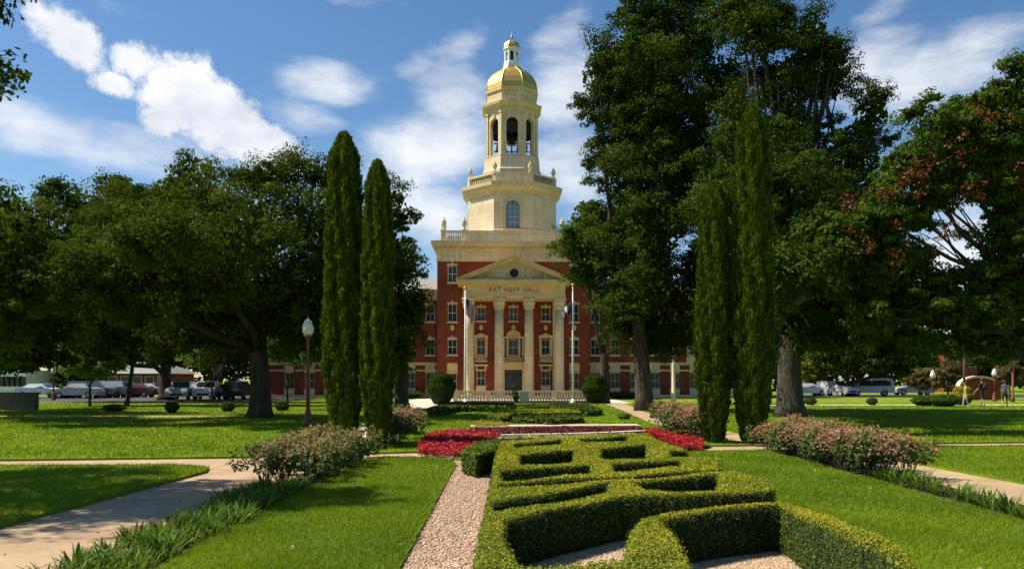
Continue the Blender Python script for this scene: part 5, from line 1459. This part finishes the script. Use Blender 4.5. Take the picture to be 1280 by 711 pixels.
# ------------------------------------------------------------------ roses
def rose_mesh(seed, petal, nl=1500, nf=120, r=.55, h=.75):
    rng = np.random.default_rng(seed)
    lob = [(rng.uniform(-.25, .25), rng.uniform(-.25, .25), h * .62 + rng.uniform(-.05, .05), r * .72, r * .72, h * .34) for _ in range(3)]
    P, nr, tn, C = lobe_leaves(lob, nl, .16, rng, .8, .3)
    P[:, 2] = np.maximum(P[:, 2], .05)
    l = .062 * rng.uniform(.7, 1.3, len(P))
    tn = np.clip(tn + np.where(P[:, 2] > h * .8, .25, 0), 0, 1)
    V, F = cards(P, np.cross(nr, unit(rng.normal(size=P.shape))), nr, l * .65, l)
    leaves = np_mesh('foliage', V, F, M['rose_leaf'], {'rnd': tn})
    # blossoms: five-petal rosettes near the top
    a = rng.uniform(0, 2 * pi, nf); rr = r * .92 * rng.random(nf) ** .5
    z = h * (.98 - .45 * (rr / r) ** 2.2) + rng.normal(0, .055, nf)
    c = np.stack([rr * np.cos(a), rr * np.sin(a), z], 1)
    VV, FF, tt = [], [], []
    for k in range(5):
        b_ = 2 * pi * k / 5 + a
        U = unit(np.stack([np.cos(b_), np.sin(b_), np.full(nf, .8)], 1) + rng.normal(size=(nf, 3)) * .3)
        N_ = unit(np.stack([np.cos(b_), np.sin(b_), np.full(nf, .6)], 1) + rng.normal(size=(nf, 3)) * .5)
        v, f = cards(c + U * .013, U, N_, .030, .036)
        FF.append(f + sum(len(q) for q in VV)); VV.append(v); tt.append(np.clip(rng.normal(.5, .3, nf), 0, 1))
    blos = np_mesh('blossoms', np.concatenate(VV), np.concatenate(FF), petal, {'rnd': np.concatenate(tt)})
    b = MB(); rd = random.Random(seed)
    for _ in range(16):
        a_ = rd.uniform(0, 6.28); q = rd.uniform(.1, r * .9)
        e = (q * cos(a_), q * sin(a_), rd.uniform(.5, .95) * h)
        b.tube([(e[0] * .2, e[1] * .2, -.02), (e[0] * .55, e[1] * .55, e[2] * .5), e], [.010, .008, .004], 5)
    return leaves, blos, b.mesh('stems', M['bark'])
ROSE = {}
for key, petal, seeds in (('pink', 'rose_pink', (1, 2, 3)), ('pale', 'rose_pale', (4, 5, 6))):
    ROSE[key] = [rose_mesh(s, M[petal], nf=125 if key == 'pink' else 85) for s in seeds]
def rose(x, y, s, key, i, label, group, z=-.03):
    lv, bl, st = ROSE[key][i % 3]
    root = empty('rose_bush', (x, y, z), i * 2.1, label, 'rose bush', group)
    root.scale = (s, s, s * (1 + .06 * sin(i * 3.3)))
    link('foliage', lv, root); tag(link('blossoms', bl, root), kind='stuff'); link('stems', st, root)
rd = random.Random(8)
i = 0
for y in np.arange(13.9, 18.5, .72):
    for dx in (-.33, .33):
        t = (y - 13.9) / 5.3
        rose(-4.05 + .08 * t + dx * 1.05 + rd.uniform(-.08, .08) + .12, y + rd.uniform(-.15, .15) + (.15 if dx > 0 else 0), rd.uniform(.88, 1.04), 'pale', i, 'rose bush with faded apricot blooms in the row beside the left walk', 'roses along the left walk'); i += 1
for y in np.arange(15.0, 21.0, .72):
    for dx in (-.33, .33):
        rose(6.98 + dx * .9 + rd.uniform(-.08, .08), y + rd.uniform(-.15, .15), rd.uniform(.95, 1.12), 'pink', i, 'rose bush with salmon pink blooms in the long row along the right bed', 'roses along the right bed'); i += 1
for (px, py) in ((497, 553), (488, 556), (505, 548), (512, 543), (500, 541)):
    x, y = G(px, py); rose(x, y, 1.15, 'pink', i, 'rose bush with coral blooms just right of the cypress pair', 'roses behind the cypress pair', 0); i += 1
for (px, py) in ((838, 541), (850, 545), (862, 549), (873, 551), (845, 535), (858, 537), (868, 542), (832, 536)):
    x, y = G(px, py); rose(x, y, 1.25, 'pink', i, 'leggy rose bush with dusky pink blooms left of the shorter cypress', 'roses by the shorter cypress', 0); i += 1

# ------------------------------------------------------------------ irises
def iris_mesh(seed, n=46, L=.33, spread=.17):
    rng = np.random.default_rng(seed); V, F, tone = [], [], []
    for k in range(n):
        a = rng.uniform(0, 2 * pi); r0 = spread * rng.random() ** .5; l = L * rng.uniform(.6, 1.2); w = .016 * rng.uniform(.8, 1.5)
        base = np.array([r0 * cos(a), r0 * sin(a), -.02]); d = np.array([cos(a), sin(a), 0]); sd_ = np.array([-sin(a), cos(a), 0])
        a2 = rng.uniform(0, 2 * pi); sd_ = sd_ * .8 + np.array([cos(a2), sin(a2), 0]) * .5
        bend = rng.uniform(.25, .95); m = 5; st = len(V)
        for j in range(m + 1):
            t = j / m
            p = base + d * l * bend * t * t * 1.0 + np.array([0, 0, l * t * (1 - .38 * bend * t)])
            ww = w * (1 - t ** 2.2) + .001
            V += [p - sd_ * ww, p + sd_ * ww]
        for j in range(m): F.append((st + 2 * j, st + 2 * j + 1, st + 2 * j + 3, st + 2 * j + 2)); tone.append(np.clip(rng.normal(.45, .15) + j * .03, 0, 1))
    return np_mesh('iris_clump', np.array(V), np.array(F), M['iris'], {'rnd': tone})
IR = [iris_mesh(s) for s in (1, 2, 3, 4)]
IRW = [iris_mesh(s, 30, .34, .14) for s in (5, 6, 7)]
rd = random.Random(4)
i = 0
def iris(me, x, y, s, label, group):
    o = link('iris_clump', me, None, (x, y, -.03)); o.rotation_euler = (0, 0, rd.uniform(0, 6.28)); o.scale = (s, s, s)
    tag(o, label, 'iris', group)
y = 6.6
while y < 13.6:
    for dx in (-.34, -.02, .28):
        iris(IR[i % 4], -3.83 + dx + rd.uniform(-.07, .07), y + rd.uniform(-.12, .12), rd.uniform(.62, .90), 'green sword-leaved iris clump in the dense strip along the left walk', 'irises along the left walk'); i += 1
    y += .30
y = 9.4
while y < 14.9:
    for dx in ((-.2,) if rd.random() < .5 else (-.25, .15)):
        iris(IRW[i % 3], 6.98 + dx + rd.uniform(-.08, .08), y, rd.uniform(.75, 1.1), 'grey-green iris clump in the loose strip at the near end of the pink roses', 'irises along the right bed'); i += 1
    y += .36

# ------------------------------------------------------------------ cars
def car(x, y, rz, kind, colour, label, group='cars parked beyond the lawn'):
    root = empty('parked_car', (x, y, -.05), rz, label, 'car' if kind != 'van' else 'van', group)
    if kind == 'van':
        side = [(-2.4, .35), (-2.45, .9), (-2.3, 1.85), (-2.0, 1.98), (1.0, 1.98), (1.55, 1.30), (2.35, 1.05), (2.45, .6), (2.4, .35)]
        win = [(-2.05, 1.15), (-1.95, 1.75), (.85, 1.75), (1.28, 1.15)]; top = 1.98; w = .95
    elif kind == 'suv':
        side = [(-2.3, .35), (-2.35, .8), (-2.2, 1.1), (-1.95, 1.66), (.45, 1.68), (1.05, 1.12), (2.15, .98), (2.3, .65), (2.25, .35)]
        win = [(-1.95, 1.1), (-1.75, 1.54), (.35, 1.56), (.78, 1.1)]; w = .92
    else:
        side = [(-2.2, .32), (-2.25, .7), (-2.05, .98), (-1.45, 1.05), (-.85, 1.42), (.35, 1.44), (1.05, 1.0), (2.05, .84), (2.22, .6), (2.18, .32)]
        win = [(-1.25, 1.02), (-.78, 1.33), (.28, 1.34), (.80, 1.02)]; w = .88
    n = len(side)
    V = []
    for (yy, k) in ((-w, 0), (-w * .98, 1), (w * .98, 1), (w, 0)):
        for (sx, z) in side:
            tuck = .80 if z > 1.2 else (.97 if z > .9 else 1.0)
            V.append((sx, yy * tuck, z))
    # two side skins and the wrapping shell
    b = MB()
    L_ = [(sx, -w * (.80 if z > 1.15 else 1), z) for sx, z in side]; R_ = [(sx, -yy, z) for sx, yy, z in L_]
    b.add(L_ + R_, [tuple(range(n))[::-1], tuple(range(n, 2 * n))] + [(i, (i + 1) % n, n + (i + 1) % n, n + i) for i in range(n)])
    b.build('body', M['car_' + colour], root)
    for s in (-1, 1):
        g = MB(); pts = [(sx, s * (w * (.80 if z > 1.15 else 1) + .006), z) for sx, z in win]
        pts = [(p[0], s * ((w * .98) if p[2] < 1.16 else w * .80) + s * .02, p[2]) for p in pts]
        ins = [(p[0], p[1] - s * .04, p[2]) for p in pts]
        g.add(pts + ins, [(0, 1, 2, 3), (4, 5, 6, 7)[::-1], (0, 1, 5, 4), (1, 2, 6, 5), (2, 3, 7, 6), (3, 0, 4, 7)])
        g.build('side_window', M['glass'], root)
    def screen(p0, p1, nm):
        (xa, za), (xb, zb) = p0, p1
        g = MB(); dx, dz = (zb - za), -(xb - xa); l = math.hypot(dx, dz); dx, dz = dx / l * .012, dz / l * .012
        if nm == 'rear_window': dx, dz = -abs(dx), abs(dz)
        else: dx, dz = abs(dx), abs(dz)
        A = [(xa + dx, -w * .86, za + dz), (xa + dx, w * .86, za + dz), (xb + dx, w * .72, zb + dz), (xb + dx, -w * .72, zb + dz)]
        B_ = [(x_ - dx * 2, y_, z_ - dz * 2) for x_, y_, z_ in A]
        g.add(A + B_, [(0, 1, 2, 3), (7, 6, 5, 4), (0, 4, 5, 1), (1, 5, 6, 2), (2, 6, 7, 3), (3, 7, 4, 0)])
        g.build(nm, M['glass'], root)
    if kind == 'van': screen((1.50, 1.36), (1.05, 1.92), 'windscreen'); screen((-2.42, 1.15), (-2.31, 1.75), 'rear_window')
    elif kind == 'suv': screen((1.0, 1.17), (.52, 1.62), 'windscreen'); screen((-2.17, 1.17), (-1.98, 1.60), 'rear_window')
    else: screen((.98, 1.05), (.42, 1.40), 'windscreen'); screen((-1.38, 1.09), (-.92, 1.38), 'rear_window')
    for sx in (-1.4, 1.4):
        for s in (-1, 1):
            wb = MB().lathe([(.33, -.11), (.34, -.08), (.34, .08), (.33, .11)], 0, 0, 16)
            wb.xform(lambda p: (sx + p[0], s * (w - .09) + p[2], .34 + p[1]))
            wh = wb.build('wheel', M['black'], root)
            MB().lathe([(.20, -.02), (.20, .02)], 0, 0, 12).xform(lambda p: (sx + p[0], s * (w + .03) + p[2], .34 + p[1])).build('rim', M['car_silver'], wh)
    for s in (-1, 1):
        xf = side[-2][0]; zf = side[-2][1] + .10
        MB().box(xf - .18, xf + .02, s * (w - .16) - .15, s * (w - .16) + .15, zf - .08, zf + .06).build('headlight', M['headlight'], root)
    xf = side[-1][0]
    MB().box(xf - .1, xf + .06, -.5, .5, .45, .62).build('grille', M['dark'], root)
    return root
def at(px, d): return ((px - CXP) * d / FPX, d)
R90 = radians(90)
for (px, d, rz, kind, colr, lab) in (
    (228, 72, -R90 + .15, 'suv', 'silver', 'silver car parked nose out, just right of the forked oak'),
    (259, 73, -R90 + .2, 'suv', 'white', 'white car parked nose out behind the multi-stemmed oak'),
    (285, 75, -R90 - .2, 'sedan', 'blue', 'bluish car parked beside the black one, near the thick trunk'),
    (298, 73, R90 + .1, 'suv', 'black', 'black car parked closest to the thick oak trunk'),
    (187, 84, .1, 'sedan', 'white', 'white sedan parked left of the forked oak trunk'),
    (168, 83, pi, 'sedan', 'maroon', 'maroon sedan parked beside the white sedan'),
    (150, 84, 0, 'sedan', 'white', 'low white car parked below the red brick house'),
    (133, 82, pi, 'suv', 'silver', 'pale car parked just left of the red brick house'),
    (115, 80, .2, 'suv', 'grey', 'dark grey car in the shade next to the bright bush'),
    (98, 78, pi, 'sedan', 'silver', 'silver car half hidden by the bright bush'),
    (52, 80, 0, 'sedan', 'white', 'white sedan parked between the grey wall and the bright bush'),
    (1008, 89, .1, 'sedan', 'white', 'white sedan parked behind the thick grey trunk'),
    (1044, 88, -R90 + .5, 'suv', 'silver', 'pale car parked left of the live oak fork'),
    (1088, 90, pi - .35, 'van', 'white', 'white van parked right of the live oak fork'),
    (1140, 94, pi, 'sedan', 'silver', 'silver sedan parked beside the russet tree')):
    p = at(px, d); car(p[0], p[1], rz, kind, colr, lab)

# ------------------------------------------------------------------ background buildings and walls
def house(name, px0, px1, d, ytop, wall, roofm, label, roof_h=1.2, ncol=4, nrow=1, depth=8, cat='building'):
    x0, x1 = (px0 - 640) * d / FPX, (px1 - 640) * d / FPX; H = EYE + (HZ - ytop) * d / FPX
    root = empty(name, ((x0 + x1) / 2, d, -.06), 0, label, cat); w = (x1 - x0) / 2
    MB().box(-w, w, 0, depth, 0, H).build('wall', wall, root)
    if roof_h > 0:
        b = MB(); e = .5
        b.add([(-w - e, -e, H), (w + e, -e, H), (w + e, depth + e, H), (-w - e, depth + e, H), (-w + depth * .25, depth / 2, H + roof_h), (w - depth * .25, depth / 2, H + roof_h)],
              [(0, 1, 5, 4), (1, 2, 5), (2, 3, 4, 5), (3, 0, 4), (3, 2, 1, 0)]); b.build('roof', roofm, root)
    for r in range(nrow):
        for c in range(ncol):
            x = -w + (c + .5) * 2 * w / ncol; z = .9 + r * 2.8
            f = MB().box(x - .55, x + .55, -.06, -.003, z - .05, z + 1.35).build('window', M['frame'], root)
            MB().box(x - .48, x + .48, -.075, -.061, z, z + 1.3).build('pane', M['glass'], f)
    return root
house('brick_house', 118, 210, 98, 466, M['brick'], M['roof'], 'brick house with pale grey roof behind the parked cars', 1.5, 6, 1)
house('white_building', -60, 32, 112, 462, M['white'], M['roof'], 'white building with tall window bays beyond the grey wall', 0, 14, 2)
house('brick_building', 1180, 1222, 118, 425, M['brick'], M['roof'], 'brick building glimpsed through leaves behind the tall brown pole', 1.0, 3, 2)
house('white_building', 996, 1016, 125, 468, M['white'], M['roof'], 'small white building beyond the yellow-green tree', .8, 3, 1)
gw = empty('grey_wall', at(20, 47) + (0,), 0, 'dark grey stone wall block on the shaded lawn', 'wall')
MB().box(-1.25, 1.2, -.25, .25, 0, .95).build('body', M['grey_stone'], gw)
MB().box(-1.32, 1.27, -.32, .32, .95, 1.05).build('coping', M['grey_stone'], gw)
mw = empty('brick_sign_wall', at(1224, 70) + (0,), 0, 'rounded brick and sandstone wall behind the walkers', 'wall')
MB().slab_xz([(-1.6, 0), (1.6, 0)] + [(1.6 * cos(a), 1.2 + .75 * sin(a)) for a in np.linspace(0, pi, 14)], 0, .5).build('body', M['brick'], mw)
b = MB()
for k in range(13):
    a0, a1 = pi * k / 13, pi * (k + 1) / 13
    b.slab_xz([(1.602 * cos(a0), 1.202 + .752 * sin(a0)), (1.602 * cos(a1), 1.202 + .752 * sin(a1)), (1.75 * cos(a1), 1.2 + .92 * sin(a1)), (1.75 * cos(a0), 1.2 + .92 * sin(a0))], -.08, .58)
b.build('coping', M['pale_stone'], mw)
MB().box(1.25, 1.85, -.12, .7, 0, 1.75).build('pier', M['brick'], mw)

# ------------------------------------------------------------------ people
def person(px, py, height, face, label, top, legs_m, stride, bag=False, arm=0.2, shorts=True):
    x, y = G(px, py)
    root = empty('person', (x, y, 0), face, label, 'person', 'people walking on the far walk')
    s = height / 1.75
    J = {'pel': (0, 0, .95), 'sp': (0, .01, 1.15), 'ch': (0, 0, 1.36), 'nk': (0, .01, 1.50), 'hb': (0, .02, 1.57), 'hd': (0, .03, 1.66), 'ht': (0, .02, 1.73)}
    R = {'pel': .145, 'sp': .125, 'ch': .15, 'nk': .055, 'hb': .075, 'hd': .092, 'ht': .06}
    E = [('pel', 'sp'), ('sp', 'ch'), ('ch', 'nk'), ('nk', 'hb'), ('hb', 'hd'), ('hd', 'ht')]
    for q, sg in (('l', -1), ('r', 1)):
        st = stride * sg
        J.update({q + 'hip': (.095 * sg, 0, .90), q + 'kn': (.10 * sg, st * .35 + .03, .50), q + 'an': (.10 * sg, st * .62 - (.05 if st < 0 else 0), .09), q + 'to': (.11 * sg, st * .62 + .14, .035)})
        J.update({q + 'sh': (.18 * sg, 0, 1.41), q + 'el': (.235 * sg, -st * .3 - .02, 1.14), q + 'wr': (.24 * sg, -st * .45 + arm, .92), q + 'ha': (.235 * sg, -st * .45 + arm + .05, .83)})
        R.update({q + 'hip': .092, q + 'kn': .058, q + 'an': .042, q + 'to': .035, q + 'sh': .060, q + 'el': .042, q + 'wr': .030, q + 'ha': .036})
        E += [('pel', q + 'hip'), (q + 'hip', q + 'kn'), (q + 'kn', q + 'an'), (q + 'an', q + 'to'), ('ch', q + 'sh'), (q + 'sh', q + 'el'), (q + 'el', q + 'wr'), (q + 'wr', q + 'ha')]
        for f in range(5):
            nm = q + 'f%d' % f
            J[nm] = (.235 * sg + (f - 2) * .008 * sg - (.03 * sg if f == 0 else 0), -st * .45 + arm + .05 + (f - 2) * .014, .755 - (.0 if f else -.03) - (.012 if f == 2 else 0)); R[nm] = .010
            E.append((q + 'ha', nm))
    names = list(J)
    me = bpy.data.meshes.new('body'); me.from_pydata([tuple(v * s for v in J[n]) for n in names], [(names.index(a), names.index(b_)) for a, b_ in E], [])
    o = link('body', me, root)
    sk = o.modifiers.new('skin', 'SKIN'); o.modifiers.new('sub', 'SUBSURF').levels = 1
    for i_, n in enumerate(names):
        r = R[n] * s; me.skin_vertices[0].data[i_].radius = (r, r); me.skin_vertices[0].data[i_].use_root = (n == 'pel')
    dgr = bpy.context.evaluated_depsgraph_get(); dgr.update()
    m2 = bpy.data.meshes.new_from_object(o.evaluated_get(dgr)); o.modifiers.clear(); o.data = m2
    m2.name = 'body'; m2.materials.clear()
    for mm in (M['skin'], top, legs_m): m2.materials.append(mm)
    for p in m2.polygons:
        c = p.center / s; p.use_smooth = True
        ax = abs(c.x)
        if c.z > 1.49: p.material_index = 0
        elif c.z > .93 and not (ax > .2 and c.z < 1.16): p.material_index = 1
        elif ax > .2 and c.z > .7: p.material_index = 0
        elif c.z > (.48 if shorts else .08): p.material_index = 2
        else: p.material_index = 0 if c.z > .09 else 1
    # hair as a cap, nose, ears
    hb = MB().lathe([(.100, 1.60), (.106, 1.66), (.100, 1.72), (.07, 1.765), (.02, 1.785)], 0, 0, 12)
    hb.xform(lambda p: (p[0] * s, (p[1] * .95 - .012) * s, p[2] * s)).build('hair', M['hair'], root, True)
    if bag:
        bb = MB().lathe([(.04, 0), (.15, .04), (.17, .2), (.15, .4), (.05, .47)], 0, 0, 10)
        bb.xform(lambda p: (p[0] * s, (p[1] * .65 - .20) * s, (p[2] + 1.0) * s))
        tag(bb.build('backpack', M['black'], None, True), 'black backpack on the dark-clothed walker', 'backpack')
        bpy.data.objects['backpack'].location = (x, y, 0); bpy.data.objects['backpack'].rotation_euler = (0, 0, face)
person(1228, 508, 1.86, radians(20), 'person in dark clothes carrying a black backpack on the far walk', M['cloth_dark'], M['cloth_dark'], .30, True)
person(1256, 509, 1.72, radians(-40), 'person in slate blue top walking nearest the street light', M['cloth_blue'], M['cloth_dark'], .26)
person(1207, 508, 1.60, radians(70), 'person in yellow top and cream trousers before the yellow bush', M['cloth_yellow'], M['cloth_cream'], .22, False, .1, False)
